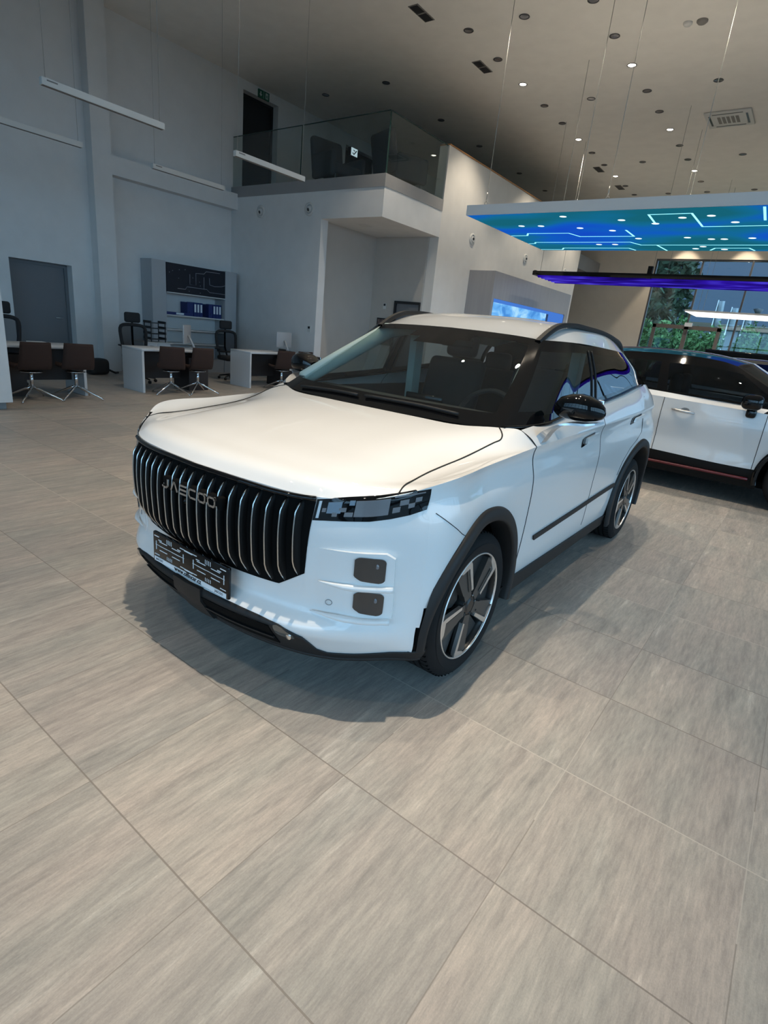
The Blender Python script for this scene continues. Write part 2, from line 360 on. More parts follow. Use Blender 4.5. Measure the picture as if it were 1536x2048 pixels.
def build_wheel(root_, side, cy_, cz_, name='wheel', tyre_r=.342, rim_r=.250, half_w=.118, x_out=.916, spin=0.0):
    # thing-part wheel with tyre, rim, five spokes; built about its own centre, axis along x, outside towards +x*side
    hub = MB()
    Mx = Matrix.Rotation(R(90), 4, 'Y')                     # local +Z -> +X
    w = half_w
    t = MB()
    prof = [(rim_r-.012, -w+.012), (rim_r+.004, -w+.002), (rim_r+.05, -w-.004), (tyre_r-.03, -w+.004), (tyre_r-.012, -w+.014), (tyre_r, -w+.034)]
    for g in (-.055, -.018, .018, .055):
        prof += [(tyre_r, g-.007), (tyre_r-.010, g-.005), (tyre_r-.010, g+.005), (tyre_r, g+.007)]
    prof += [(tyre_r, w-.034), (tyre_r-.012, w-.014), (tyre_r-.03, w-.004), (tyre_r-.034, w-.001), (tyre_r-.05, w+.003), (rim_r+.045, w+.004), (rim_r+.012, w+.001), (rim_r+.002, w-.003), (rim_r-.008, w-.012)]
    t.lathe(prof, 72, Mx)
    flip = Matrix.Identity(4) if side > 0 else Matrix.Scale(-1, 4, (1, 0, 0))
    loc = Vector((side*(x_out-w), cy_, cz_))
    def fin(mb, nm, m, par, **k):
        mb.xform(flip)
        if side < 0: mb.f = [f[::-1] for f in mb.f]
        return mb.build(nm, m, par, **k)
    tyre = fin(t, name, M['rubber'], root_, auto=R(50)); tyre.location = loc
    sp_ = MB()
    for k in range(64):
        a = 2*PI*k/64
        for z0, z1 in ((w-.058, w-.022), (-w+.022, -w+.058)):
            bx = MB(); bx.box(tyre_r-.010, tyre_r+.0006, -.002, .002, z0, z1); bx.xform(Mx @ Matrix.Rotation(a, 4, 'Z')); sp_.add(bx.v, bx.f)
    fin(sp_, 'tread_groove', M['dark_void'], tyre)
    d = MB()
    d.lathe([(rim_r-.005, w-.006), (rim_r-.016, w-.03), (rim_r-.022, -.03), (.10, -.02), (.0, -.02)], 48, Mx)
    fin(d, 'rim_barrel', M['alloy_black'], tyre, auto=R(40))
    rg = MB(); rg.lathe([(rim_r-.0065, w-.012), (rim_r-.0065, w-.002), (rim_r-.003, w+.001), (rim_r+.001, w-.001), (rim_r+.001, w-.010)], 64, Mx, True)
    fin(rg, 'rim_lip', M['alloy_bright'], tyre)
    def R2(r, a, z): return Mx @ Vector((r*math.cos(a), r*math.sin(a), z))
    def plate(mb, pts, z0, z1):
        n = len(pts); v = [R2(r, a, z0) for r, a in pts]+[R2(r, a, z1) for r, a in pts]
        f = [tuple(reversed(range(n))), tuple(range(n, 2*n))]+[(i, (i+1) % n, n+(i+1) % n, n+i) for i in range(n)]
        mb.add(v, f, False)
    def polar(u, v): return (math.hypot(u, v), math.atan2(v, u))
    for k in range(5):
        # the spoke lies along +u before turning; v<0 is its clockwise edge seen from outside
        a = spin+2*PI*k/5
        sp = MB(); pts = [polar(.045, .034), polar(.085, .042), polar(.10, .050), polar(.185, .074), polar(.220, .084), polar(.231, .04), polar(.2365, -.012), polar(.10, -.022), polar(.045, -.02)]
        plate(sp, [(r, b+a) for r, b in pts], w-.038, w-.008)
        rib = [polar(.085, .004), polar(.208, .012), polar(.212, .002), polar(.085, -.004)]
        plate(sp, [(r, b+a) for r, b in rib], w-.008, w-.004)
        so = fin(sp, 'spoke', M['alloy_grey'], tyre)
        ed = MB(); pts = [polar(.082, -.013), polar(.215, -.005), polar(.222, .05), polar(.236, .07), polar(.243, .02), polar(.242, -.022), polar(.225, -.028), polar(.082, -.028)]
        plate(ed, [(r, b+a) for r, b in pts], w-.020, w-.001)
        fin(ed, 'spoke_edge', M['alloy_bright'], tyre)
        bl = MB(); pts = [(r, q) for r, q in ((.13, .30), (.238, .34), (.2405, .55), (.2405, .80), (.238, 1.05), (.12, 1.02), (.09, .7))]
        plate(bl, [(r, b+a) for r, b in pts], w-.055, w-.036)
        fin(bl, 'spoke_web', M['alloy_dark'], tyre)
    hb = MB(); hb.lathe([(.0, w-.004), (.028, w-.004), (.034, w-.008), (.06, w-.014), (.066, w-.04), (.066, -.02)], 32, Mx)
    fin(hb, 'hub_cap', M['alloy_black'], tyre, auto=R(30))
    for k in range(5):
        a = spin+2*PI*(k+.5)/5; nb = MB(); c = R2(.048, a, 0); nb.cyl(c+Vector((w-.03, 0, 0)), c+Vector((w-.008, 0, 0)), .009, 8)
        fin(nb, 'wheel_nut', M['gloss_black'], tyre)
    return tyre

def flare(mb, bv_side, cy_, cz_, ro0, ri, a0, a1, n=64):
    G = []
    for k in range(n+1):
        a = a0+(a1-a0)*k/n; c, s = math.cos(a), math.sin(a)
        tp = min(1, max(0, (math.degrees(a)-130)/52)); ro = ro0-.030*tp*tp*(3-2*tp)*(ro0 < .47)
        q = bv_side(cy_+(ro+.010)*c, max(cz_+(ro+.010)*s, .24)); x = max([q.x, .905]+[bv_side(cy_+(ro-d)*c, max(cz_+(ro-d)*s, .24)).x for d in (.0, .02)]); xb = max(q.x, .88)
        row = []
        for r, dx in ((ro+.004, None), (ro, .008), (ro-.008, .018), (ri+.012, .022), (ri+.003, .018), (ri, .008), (ri, -.09)):
            row.append(Vector(((xb-.006+(x+.004-xb)*min(1, max(0, (math.degrees(a)-135)/30))) if dx is None else x+dx, cy_+r*c, cz_+r*s)))
        G.append(row)
    mb.grid(G, True)
    for k in (0, n):
        row = G[k]; mb.add(row[1:6], [tuple(range(5)) if k else tuple(reversed(range(5)))])

M['side_glass'] = glass('side_glass', (.52, .58, .58), f0=1.85); M['shut'] = mat('shut_line_grey', (.03, .03, .03), .8, spec=.1); M['fog_lens'] = mat('fog_lens', (.09, .085, .075), .1, 0, .6)
M['fin_black'] = mat('fin_black', (.005, .005, .005), .5, spec=.14)
def build_suv():
    root = empty('suv', (-1.847, 1.139, 0), 0.008)
    tag(root, 'large white SUV with tall black slatted grille parked on grey tile floor in foreground', 'car')
    P = M['paint']
    # ---- painted panels, split where the real panels part
    def arch_keep(i, j):
        q = (BG[i][j]+BG[i+1][j+1])/2
        for (c, r) in (ARCH_F, ARCH_R):
            if math.hypot(q.y-c[0], q.z-c[1]) < r: return False
        return True
    def snap(mb):
        for k, p in enumerate(mb.v):
            for (c, r) in (ARCH_F, ARCH_R):
                d = math.hypot(p[1]-c[0], p[2]-c[1])
                if d < r and p[1] > .3:
                    s = r/d if d > 1e-6 else 1; mb.v[k] = (p[0], c[0]+(p[1]-c[0])*s, c[1]+(p[2]-c[1])*s)
    NRW = len(BG)-1
    def panel(name, j0, j1, both=False, up=True, r0=0):
        for s in ((1,) if both else (1, -1)):
            mb = MB(); mb.grid(BG, True, lambda i, j: j0 <= j < j1 and i >= r0 and arch_keep(i, j))
            snap(mb)
            if up and j1 > JC[7]:
                o = JC[7]; mb.grid(UP, True, lambda i, j: j0-o <= j < j1-o)
            if both: mirror_mb(mb)
            elif s < 0:
                mb.v = [(-x, y, z) for x, y, z in mb.v]; mb.f = [f[::-1] for f in mb.f]
            mb.build(name, P, root, weld=True, auto=R(70))
    cD = JC[8]+8; cR = JC[9]+17
    panel('front_bumper', 0, JC[5]-1, True, r0=2)
    panel('front_fender', JC[5]-1, JC[7])
    panel('front_door', JC[7], cD); panel('rear_door', cD, cR)
    panel('rear_quarter', cR, JC[12]); panel('tailgate', JC[12], JC[14], True)
    mb = MB(); mb.grid(HOOD); mirror_mb(mb); hood = mb.build('hood', P, root, weld=True, auto=R(50))
    mb = MB(); mb.grid(ROOF); mirror_mb(mb); mb.build('roof', P, root, weld=True, auto=R(60))
    mb = MB(); mb.grid(REARG); mirror_mb(mb); mb.build('rear_window', M['gloss_black'], root, weld=True)
    # ---- windscreen: glass and its black border
    def ws_glass(i, j):
        if i < 3 or i >= 22 or j >= 26: return False
        return not (i >= 18 and j < 5) and not (i >= 20 and j < 8)
    mb = MB(); mb.grid(WS, True, ws_glass); mirror_mb(mb); mb.build('windscreen', M['car_glass'], root, weld=True)
    mb = MB(); mb.grid(WS, True, lambda i, j: not ws_glass(i, j)); mirror_mb(mb); mb.build('windscreen_border', M['gloss_black'], root, weld=True)
    # ---- side windows
    def zone(i, j):
        if 2 <= i < 17 and 3 <= j < 30 and not (j < 10 and i < 3): return 'front_window'
        if 2 <= i < 17 and 34 <= j < 57: return 'rear_side_window'
        if 4 <= i < 17 and 60 <= j < 70: return 'quarter_window'
        return 'window_frame'
    for s in (1, -1):
        for z in ('front_window', 'rear_side_window', 'quarter_window', 'window_frame'):
            mb = MB(); mb.grid(SG, True, lambda i, j: zone(i, j) == z)
            if s < 0: mb.v = [(-x, y, zz) for x, y, zz in mb.v]; mb.f = [f[::-1] for f in mb.f]
            mb.build(z, M['gloss_black'] if z == 'window_frame' else M['side_glass' if z == 'front_window' else 'dark_glass'], root)
    # belt moulding, window surround
    for s in (1, -1):
        mb = MB(); pts = [Vector((q.x+.004, q.y, q.z-.002)) for q in SG[0]]
        mb.tube([(s*p.x, p.y, p.z) for p in pts], .011, 8); mb.build('belt_moulding', M['gloss_black'], root)
        mb = MB()
        for j in (31, 33):
            mb.tube([(s*(SG[i][j].x+.002), SG[i][j].y, SG[i][j].z) for i in range(1, 19)], .006, 6)
        mb.build('pillar_trim', M['black_plastic'], root)
        # roof rail
        mb = MB()
        rp = [(.566,1.985,1.492),(.572,2.09,1.545),(.575,2.22,1.590),(.580,2.42,1.612),(.583,2.75,1.612),(.580,3.10,1.603),(.572,3.45,1.577),(.560,3.72,1.540),(.550,3.88,1.478)]
        c = cr(rp, 5); prev = []
        for k, p in enumerate(c):
            a = (c[min(k+1, len(c)-1)]-c[max(k-1, 0)]).normalized(); n = Vector((1, 0, 0)); u = n.cross(a)
            prev.append([p+n*dx+u*dz for dx, dz in ((-.017,-.013),(.017,-.013),(.021,.0),(.014,.014),(-.014,.014),(-.021,0))])
        G = [r+[r[0]] for r in prev]
        mb.grid([[Vector((s*q.x, q.y, q.z)) for q in r] for r in G], True, None, s < 0); mb.build('roof_rail', M['black_plastic'], root, weld=True, auto=R(40))
    # ---- shut lines
    def seam(pts, s=1, r=.0028):
        mb = MB(); mb.tube([(s*p[0], p[1], p[2]) for p in pts], r, 6); return mb.build('shut_line', M['shut'], root)
    shut = [(.800,.392),(.783,.45),(.768,.54),(.758,.65),(.7575,.75),(.761,.90),(.768,1.03),(.785,1.15),(.794,1.19),(.785,1.225),(.765,1.255),(.735,1.290)]
    shut3 = [on_top(x, y, .0005) for x, y in shut]
    for s in (1, -1):
        seam(cr(shut3, 4), s, .0035)
        seam([BG[i][JC[7]] for i in range(8, len(BG))]+[UP[i][0] for i in range(1, len(UP))], s)
        seam([BG[i][cD] for i in range(7, len(BG))]+[UP[i][cD-JC[7]] for i in range(1, len(UP))], s, .0022)
        seam([on_side(y, z, .0005) for y, z in ((3.11,.62),(3.16,.72),(3.26,.81),(3.40,.87),(3.50,.92),(3.55,1.02),(3.57,1.18))], s, .0022)
        seam([on_side(y, z, .0005) for y, z in ((.50,.865),(.53,.842),(.56,.82),(.60,.793),(.64,.765),(.70,.735))], s, .0018)
    # ---- grille
    top = [(-.572,.886),(-.50,.882),(-.39,.881),(-.20,.887),(0,.889),(.20,.887),(.39,.881),(.50,.882),(.572,.886)]
    bot = [(-.547,.590),(-.435,.514),(-.34,.511),(-.18,.509),(0,.509),(.18,.509),(.34,.511),(.435,.514),(.547,.590)]
    gr = MB(); strip(gr, top, bot, 60, 16, on_front, .005, .02); grille = gr.build('grille', M['dark_void'], root)
    rim = MB(); rim.tube([on_front(x, z, .008) for x, z in lerp_curve([(x, z) for x, z in top], 60)], .010, 8); rim.build('grille_frame', M['gloss_black'], grille)
    NF = 19
    for k in range(NF):
        x = -.527+1.054*k/(NF-1); ax = abs(x)
        zt = .872 if ax < .45 else .872
        zb = .522 if ax < .445 else .522+(ax-.445)*.68
        path = []
        for t in range(15):
            u = t/14; z = zt+(zb-zt)*u
            o = .003+.028*(min(1, math.sin(min(u/.16, 1)*PI/2))*min(1, math.sin(min((1-u)/.24, 1)*PI/2)))
            b = on_front(x, z, 0); path.append((b, o, z))
        fb = MB(); G = []
        for b, o, z in path:
            f = b.y-o; G.append([Vector((x-.0085, b.y+.012, z)), Vector((x-.0075, f+.008, z)), Vector((x-.004, f, z)), Vector((x+.003, f, z)), Vector((x+.007, f+.008, z)), Vector((x+.0085, b.y+.012, z))])
        fb.grid(G, True); fb.build('grille_fin', M['fin_black'], grille)
        ch = MB(); ch.tube([(x-.0035, b.y-o-.0003, z) for b, o, z in path], .0034, 6); ch.build('chrome_strip', M['dark_chrome'], grille)
    # maker's lettering on a black bar across the fins
    lp = MB(); lp.rbox(-.19, .20, .0960, .122, .757, .812, .008); lb = lp.build('badge_bar', M['dark_void'], root)
    def stroke(mb, pts, x0, w=.042, h=.034, y=.0855, t=.0080, closed=False):
        pts = [(x0+u*w, .785+(v-.5)*h) for u, v in pts]
        seg = list(zip(pts, pts[1:]+pts[:1] if closed else pts[1:]))
        for a, b in seg[:len(pts) if closed else len(pts)-1]:
            a = Vector((a[0], y, a[1])); b = Vector((b[0], y, b[1])); d = (b-a); L = d.length; d.normalize(); n = Vector((d.z, 0, -d.x))*t/2; e = d*t*.35
            q = [a-e-n, b+e-n, b+e+n, a-e+n]
            v = q+[p+Vector((0, .010, 0)) for p in q]
            mb.add(v, [(3,2,1,0),(4,5,6,7),(0,1,5,4),(1,2,6,5),(2,3,7,6),(3,0,4,7)])
    oct_ = [(.2,0),(.8,0),(1,.25),(1,.75),(.8,1),(.2,1),(0,.75),(0,.25)]
    letters = [([(0,.12),(.15,0),(.6,0),(.85,.25),(.85,1)], False), ([(0,0),(.42,1),(.60,1),(.95,0)], False), None, ([(1,0),(.2,0),(0,.25),(0,.75),(.2,1),(1,1)], False), (oct_, True), (oct_, True)]
    for i, L_ in enumerate(letters):
        mb = MB(); x0 = -.172+i*.0607
        if L_ is None:
            for v in (0, .5, 1): stroke(mb, [(0.05, v), (.95, v)], x0)
            stroke(mb, [(.05, 0), (.05, 1)], x0) if False else None
        else: stroke(mb, L_[0], x0, closed=L_[1])
        mb.build('badge_letter', M['chrome'], lb)
    cm = MB(); cm.lathe([(0,.0),(.010,.0),(.014,.012)], 12, Matrix.Translation((-.02,.102,.742)) @ Matrix.Rotation(R(90), 4, 'X')); cm.build('front_camera', M['gloss_black'], root)
    # ---- lamps
    htop = [(.575,.884),(.61,.8915),(.669,.904),(.750,.918),(.808,.933),(.879,.955)]
    hbot = [(.567,.805),(.61,.811),(.687,.8205),(.7437,.827),(.794,.840),(.8405,.857),(.878,.879)]
    ht, hb_ = lerp_curve(htop, 100), lerp_curve(hbot, 100)
    blocks = [(.03,.06,.08,.88,'silver'),(.085,.125,.42,.60,'led_grey'),(.13,.27,.16,.66,'led_blue'),(.19,.245,.62,.80,'led_grey'),(.25,.325,.42,.60,'led_grey'),(.315,.395,.62,.80,'led_grey'),(.34,.395,.12,.32,'led_blue'),(.405,.695,.14,.80,'led_grey'),(.72,.785,.54,.76,'led_grey'),(.775,.84,.28,.50,'led_grey'),(.84,.895,.48,.68,'led_grey'),(.89,.945,.28,.48,'led_grey'),(.72,.965,.08,.14,'led_grey')]
    for s in (1, -1):
        def pf(x, z, o, s=s):
            q = on_front(x, z, o); return Vector((s*q.x, q.y, q.z))
        mb = MB(); strip(mb, htop, hbot, 40, 8, on_front, .0025, .03)
        if s < 0: mb.v = [(-x, y, z) for x, y, z in mb.v]; mb.f = [f[::-1] for f in mb.f]
        hl = mb.build('headlight', M['gloss_black'], root)
        for u0, u1, v0, v1, mm in blocks:
            def cv(v): return [tuple(ht[int(u*100)].lerp(hb_[int(u*100)], v)) for u in [u0+(u1-u0)*k/4 for k in range(5)]]
            mb = MB(); strip(mb, cv(v0), cv(v1), 5, 2, on_front, .0045, .004)
            if s < 0: mb.v = [(-x, y, z) for x, y, z in mb.v]; mb.f = [f[::-1] for f in mb.f]
            mb.build('led_block', M[mm], hl)
        # side pods of the bumper with their two lamps each
        def T(a, b): return .001+.016*min(1, max(0, (a-.15)/.5))
        mb = MB(); strip(mb, [(.556,.7015),(.64,.708),(.75,.7125),(.797,.712),(.819,.692)], [(.532,.424),(.64,.436),(.75,.438),(.803,.438),(.825,.447)], 26, 18, on_front, .01, .03, T)
        if s < 0: mb.v = [(-x, y, z) for x, y, z in mb.v]; mb.f = [f[::-1] for f in mb.f]
        mb.build('bumper_pod', P, root, auto=R(35))
        for z0, z1, xa in ((.577,.571,.60), (.437,.432,.57)):
            mb = MB(); c = [on_front(xa+(.819-xa)*k/20, z0+(z1-z0)*k/20, .012+.010*min(1,k/8)) for k in range(21)]
            mb.tube([(s*p.x, p.y, p.z) for p in c], [.002+.011*min(1, k/9) for k in range(21)], 10); mb.build('bumper_ridge', P, root)
        for (z1, z0, zl) in ((.698,.595,.613), (.557,.458,.478)):
            zc = [(z1, z1-.006)]
            tp = [(.716,z1-.010),(.722,z1-.002),(.734,z1),(.785,z1-.004),(.794,z1-.010),(.797,z1-.02)]
            bt = [(.714,zl+.012),(.719,zl+.002),(.734,z0+.008),(.780,z0),(.791,z0+.003),(.796,z0+.012)]
            mb = MB(); strip(mb, tp, bt, 14, 8, on_front, .0215, .02)
            if s < 0: mb.v = [(-x, y, z) for x, y, z in mb.v]; mb.f = [f[::-1] for f in mb.f]
            fl = mb.build('driving_lamp', M['smoke_lens'], root)
            q = on_front(.773, z1-.033, .020); mb = MB(); mb.lathe([(0,.003),(.008,.0025),(.011,0)], 14, Matrix.Translation((s*q.x, q.y, q.z)) @ Matrix.Rotation(R(90), 4, 'X')); mb.build('lamp_bulb', M['led_grey'], fl)
        # parking sensor ring
        q = on_front(.633, .4876, .010); mb = MB(); ring = [(q.x*s+.011*math.cos(a), q.y+.006*math.cos(a)*s, q.z+.011*math.sin(a)) for a in [2*PI*k/20 for k in range(20)]]
        mb.tube(ring, .0012, 5, closed=True); mb.build('parking_sensor', M['led_grey'], root)
    # ---- black lower bumper
    xs = [-.86,-.80,-.70,-.607,-.575,-.50,-.40,-.25,0,.25,.40,.50,.575,.607,.70,.80,.86]
    zt_ = {.88:.300,.84:.285,.78:.268,.70:.252,.592:.241,.555:.330,.48:.369,.40:.379,.25:.385,0:.385}
    def at_z(j, z):
        for i in range(len(BG)-1):
            p, q = BG[i][j], BG[i+1][j]
            if p.z <= z <= q.z: return p.lerp(q, (z-p.z)/max(q.z-p.z, 1e-6))
        return BG[0][j].copy()
    def ztop(x):
        ks = sorted(zt_)
        for u, v in zip(ks, ks[1:]):
            if u <= x <= v: return zt_[u]+(zt_[v]-zt_[u])*(x-u)/(v-u)
        return zt_[ks[-1]]
    def out(p, j, d):
        t = at_z(min(j+1, JC[5]+4), p.z)-at_z(max(j-1, 0), p.z); n = Vector((t.y, -t.x, 0)).normalized(); return p+n*d
    jl = JC[5]+2; G = []
    for k in range(7):
        row = []
        for j in range(jl+1):
            zt = ztop(min(BG[1][j].x, .88)); zl = .202+.024*min(1, max(0, (BG[1][j].x-.64)/.2)); z = zl+(zt-zl)*k/6; row.append(out(at_z(j, z), j, .007))
        G.append(row)
    G.append([q+Vector((-.006*min(1, q.x/.5), .02, 0)) for q in G[-1]])
    mb = MB(); mb.grid(G, True); mirror_mb(mb)
    lbump = mb.build('lower_bumper', M['black_plastic'], root, weld=True)
    mb = MB(); strip(mb, [(-.44,.355),(.44,.355)], [(-.44,.252),(.44,.252)], 30, 4, on_front, .010, .01); intake = mb.build('lower_intake', M['dark_void'], root)
    mb = MB(); strip(mb, [(-.44,.304),(.44,.304)], [(-.44,.292),(.44,.292)], 30, 2, on_front, .018, .02); mb.build('intake_bar', M['black_plastic'], intake)
    mb = MB(); strip(mb, [(-.105,.378),(.085,.378)], [(-.095,.228),(.075,.228)], 6, 4, on_front, .020, .02); mb.build('radar_cover', M['black_plastic'], intake)
    mb = MB(); mb.tube([Vector((-q.x, q.y, q.z)) for q in reversed([G[0][j]+Vector((0, 0, .008)) for j in range(1, jl+1)])]+[G[0][j]+Vector((0, 0, .008)) for j in range(jl+1)], .010, 8); mb.build('bumper_lip', M['black_plastic'], root)
    for s in (1, -1):
        mb = MB(); strip(mb, [(.462,.362),(.474,.368),(.505,.358),(.536,.340)], [(.462,.327),(.472,.319),(.512,.313),(.534,.319)], 10, 4, on_front, .010, .008)
        if s < 0: mb.v = [(-x, y, z) for x, y, z in mb.v]; mb.f = [f[::-1] for f in mb.f]
        fg = mb.build('fog_lamp', M['fog_lens'], root)
        q = on_front(.517, .332, .011); mb = MB(); mb.lathe([(0,.004),(.012,.003),(.016,0)], 12, Matrix.Translation((s*q.x, q.y, q.z)) @ Matrix.Rotation(R(90), 4, 'X')); mb.build('fog_glint', M['chrome'], fg)  # chrome disc stands in for the highlight on the fog lens
    # ---- number plate holder (empty, with the dealer's strip)
    px, pz, py = -.010, .468, .093
    mb = MB(); mb.rbox(px-.262, px+.262, py, py+.016, pz-.070, pz+.070, .006, 2)
    plate = mb.build('plate_holder', M['gloss_black'], root, auto=R(40))
    st = MB(); st.box(px-.250, px+.250, py-.0015, py+.002, pz-.066, pz-.045); st.build('dealer_strip', M['plate_white'], plate)
    rb = random.Random(3); hol = MB()
    for sx in (-1, 1):
        c0 = px+sx*.135
        for k in range(3):
            for q in (-1, 1):
                z = pz+.012+(k-1)*.020; hol.box(c0+q*.018 if q > 0 else c0-.075, c0+.075 if q > 0 else c0-.018, py-.0012, py+.002, z-.0017, z+.0017)
        for k in range(4):
            hol.box(c0-.02+k*.011, c0-.0175+k*.011, py-.0012, py+.002, pz+.038, pz+.058); hol.box(c0-.02+k*.011, c0-.0175+k*.011, py-.0012, py+.002, pz-.038, pz-.022)
        for q in (-1, 1):
            hol.box(c0+q*.095-.018, c0+q*.095+.018, py-.0012, py+.002, pz+.051, pz+.0545); hol.box(c0+q*.095-.018, c0+q*.095+.018, py-.0012, py+.002, pz-.035, pz-.0315)
            hol.box(c0+q*.070-.012, c0+q*.070+.012, py-.0012, py+.002, pz+.037, pz+.0405); hol.box(c0+q*.100-.002, c0+q*.100+.002, py-.0012, py+.002, pz-.01, pz+.03)
        hol.box(c0-.105, c0+.105, py-.0012, py+.002, pz+.0115, pz+.0135)
    hol.box(px-.028, px+.028, py-.0012, py+.002, pz+.048, pz+.054); hol.box(px-.028, px+.028, py-.0012, py+.002, pz-.038, pz-.032)
    hol.build('holder_slots', M['plate_white'], plate)
    def text(parent, body, size, loc, m, rot=(R(90), 0, 0), align='CENTER', ext=.0006, name='lettering', bold=0.0):
        cu = bpy.data.curves.new('lettering', 'FONT'); cu.body = body; cu.size = size; cu.align_x = align; cu.align_y = 'CENTER'; cu.extrude = ext; cu.offset = bold
        t = bpy.data.objects.new('lettering', cu); COL.objects.link(t)
        me = bpy.data.meshes.new_from_object(t.evaluated_get(bpy.context.evaluated_depsgraph_get())); me.materials.clear(); me.materials.append(m)
        bpy.data.objects.remove(t); o = bpy.data.objects.new(name, me); o.location = loc; o.rotation_euler = rot; COL.objects.link(o); o.parent = parent; return o
    text(plate, 'www.olfincar.cz', .029, (px-.005, py-.0022, pz-.0545), M['ink'], bold=.0006)
    text(plate, 'JAECOO', .014, (px+.205, py-.0022, pz-.0555), M['led_grey']); text(plate, 'JAECOO', .014, (px-.212, py-.0022, pz-.0555), M['led_grey'])
    # ---- sides: sill, moulding, handles, flares, mirrors
    for s in (1, -1):
        def fs(mb):
            if s < 0: mb.v = [(-x, y, z) for x, y, z in mb.v]; mb.f = [f[::-1] for f in mb.f]
            return mb
        mb = MB(); strip(mb, [(1.26,.300),(1.40,.328),(1.9,.322),(2.6,.312),(3.12,.306)], [(1.26,.215),(1.40,.215),(3.12,.215)], 40, 5, on_side, .012, .05); fs(mb).build('sill_cladding', M['black_plastic'], root)
        mb = MB(); strip(mb, [(1.545,.522),(2.3,.540),(3.08,.566)], [(1.56,.494),(2.3,.512),(3.10,.536)], 30, 3, on_side, .010, .01); fs(mb).build('door_moulding', M['black_plastic'], root)
        for y0, z0 in ((2.12,.962), (3.215,1.018)):
            mb = MB(); strip(mb, [(y0,z0+.018),(y0+.03,z0+.030),(y0+.21,z0+.046)], [(y0-.012,z0-.028),(y0+.03,z0-.024),(y0+.21,z0+.002)], 10, 4, on_side, .004, .01)
            h = fs(mb).build('door_handle', M['gloss_black'], root)
            mb = MB(); strip(mb, [(y0+.055,z0+.022),(y0+.075,z0+.030),(y0+.26,z0+.044)], [(y0+.052,z0-.012),(y0+.075,z0-.016),(y0+.26,z0+.008)], 12, 4, on_side, .018, .016); fs(mb).build('handle_grip', P, h)
        mb = MB(); flare(mb, on_side, ARCH_F[0][0], ARCH_F[0][1], .457, .397, R(-16), R(187)); fs(mb).build('wheel_arch_flare', M['black_plastic'], root)
        mb = MB(); flare(mb, on_side, ARCH_R[0][0], ARCH_R[0][1], .492, .428, R(-18), R(198)); fs(mb).build('wheel_arch_flare', M['black_plastic'], root)
        for (c, r) in ((ARCH_F[0], .43), (ARCH_R[0], .46)):
            mb = MB(); Mx = Matrix.Translation((0, c[0], c[1])) @ Matrix.Rotation(R(90), 4, 'Y')
            mb.lathe([(r, .895), (r, .55), (.0, .55)], 40, Mx, True, (R(90), R(270))); fs(mb).build('wheel_well', M['dark_void'], root)
        for (wy, wz) in (FW, RW): build_wheel(root, s, wy, wz, spin=R(56), x_out=.918)
        # door mirror
        mp = MB()
        prof = [(.858,1.188,.030,.050),(.880,1.194,.052,.072),(.920,1.198,.064,.085),(.970,1.200,.069,.088),(1.020,1.198,.064,.080),(1.060,1.194,.050,.060),(1.087,1.188,.030,.034),(1.096,1.185,.010,.014)]
        def pod(x, z, hz, hy, cy2, sz): return Vector((s*x, 1.68+.10*(x-.9)+cy2*hy*(abs(cy2)**-.25 if abs(cy2) > .05 else 1)*.9, z+hz*sz))
        G = [[pod(x, z, hz, hy, math.cos(2*PI*k/24), (1 if math.sin(2*PI*k/24) > 0 else -.95)*abs(math.sin(2*PI*k/24))**.75) for k in range(25)] for x, z, hz, hy in prof]
        mp.grid(G, True, None, s > 0)
        mp.add([G[0][k] for k in range(24)], [tuple(range(24))]); mp.add([G[-1][k] for k in range(24)], [tuple(range(24))])
        mir = mp.build('door_mirror', M['gloss_black'], root, auto=R(60))
        ar = MB(); c = cr([(.880,1.45,1.030),(.905,1.48,1.080),(.930,1.55,1.112),(.965,1.63,1.124),(1.03,1.69,1.126),(1.080,1.71,1.138)], 5)
        wd = [.040,.036,.028,.018,.012,.008]; dy = [.035,.04,.05,.06,.06,.04]
        G = []
        for k, p in enumerate(c):
            def itp(A): return A[min(k//5, 4)]+(A[min(k//5+1, 5)]-A[min(k//5, 4)])*(k % 5)/5
            w_ = itp(wd); d_ = itp(dy)
            t = (c[min(k+1, len(c)-1)]-c[max(k-1, 0)]).normalized(); n = Vector((-t.z, 0, t.x))
            row = [p+n*w_*.55+Vector((0,-d_,0)), p-n*w_*.55+Vector((0,-d_,0)), p-n*w_*.55+Vector((0,d_,0)), p+n*w_*.55+Vector((0,d_,0))]
            G.append([Vector((s*q.x, q.y, q.z)) for q in row+[row[0]]])
        ar.grid(G, False, None, s < 0); ar.add(G[0][:4], [(0,1,2,3)]); ar.add(G[-1][:4], [(0,1,2,3)]); ar.build('mirror_arm', M['silver'], mir)
        mg = MB(); mg.rbox(.895, 1.06, 1.762, 1.772, 1.148, 1.246, .004); fs(mg).build('mirror_glass', M['chrome'], mir)
    # ---- wipers
    for (x0, x1, y0, y1) in ((.52,-.05,1.265,1.235), (-.10,-.55,1.235,1.25)):
        mb = MB(); mb.tube([on_top(x0+(x1-x0)*k/12, y0+(y1-y0)*k/12, .012) for k in range(13)], .008, 6); mb.build('wiper', M['black_plastic'], root)
    # ---- interior
    mb = MB()
    dash = [[(x, y, z) for x in (-.70,-.35,0,.35,.70)] for y, z in ((1.29,1.060),(1.42,1.085),(1.62,1.085),(1.74,1.06),(1.78,.96),(1.74,.70))]
    mb.grid([[Vector(p) for p in r] for r in dash], True, None, True); mb.build('dashboard', M['seat_dark'], root, solid=.02)
    mb = MB(); mb.rbox(-.10, .16, 1.69, 1.71, 1.02, 1.13, .01); mb.build('centre_screen', M['gloss_black'], root)
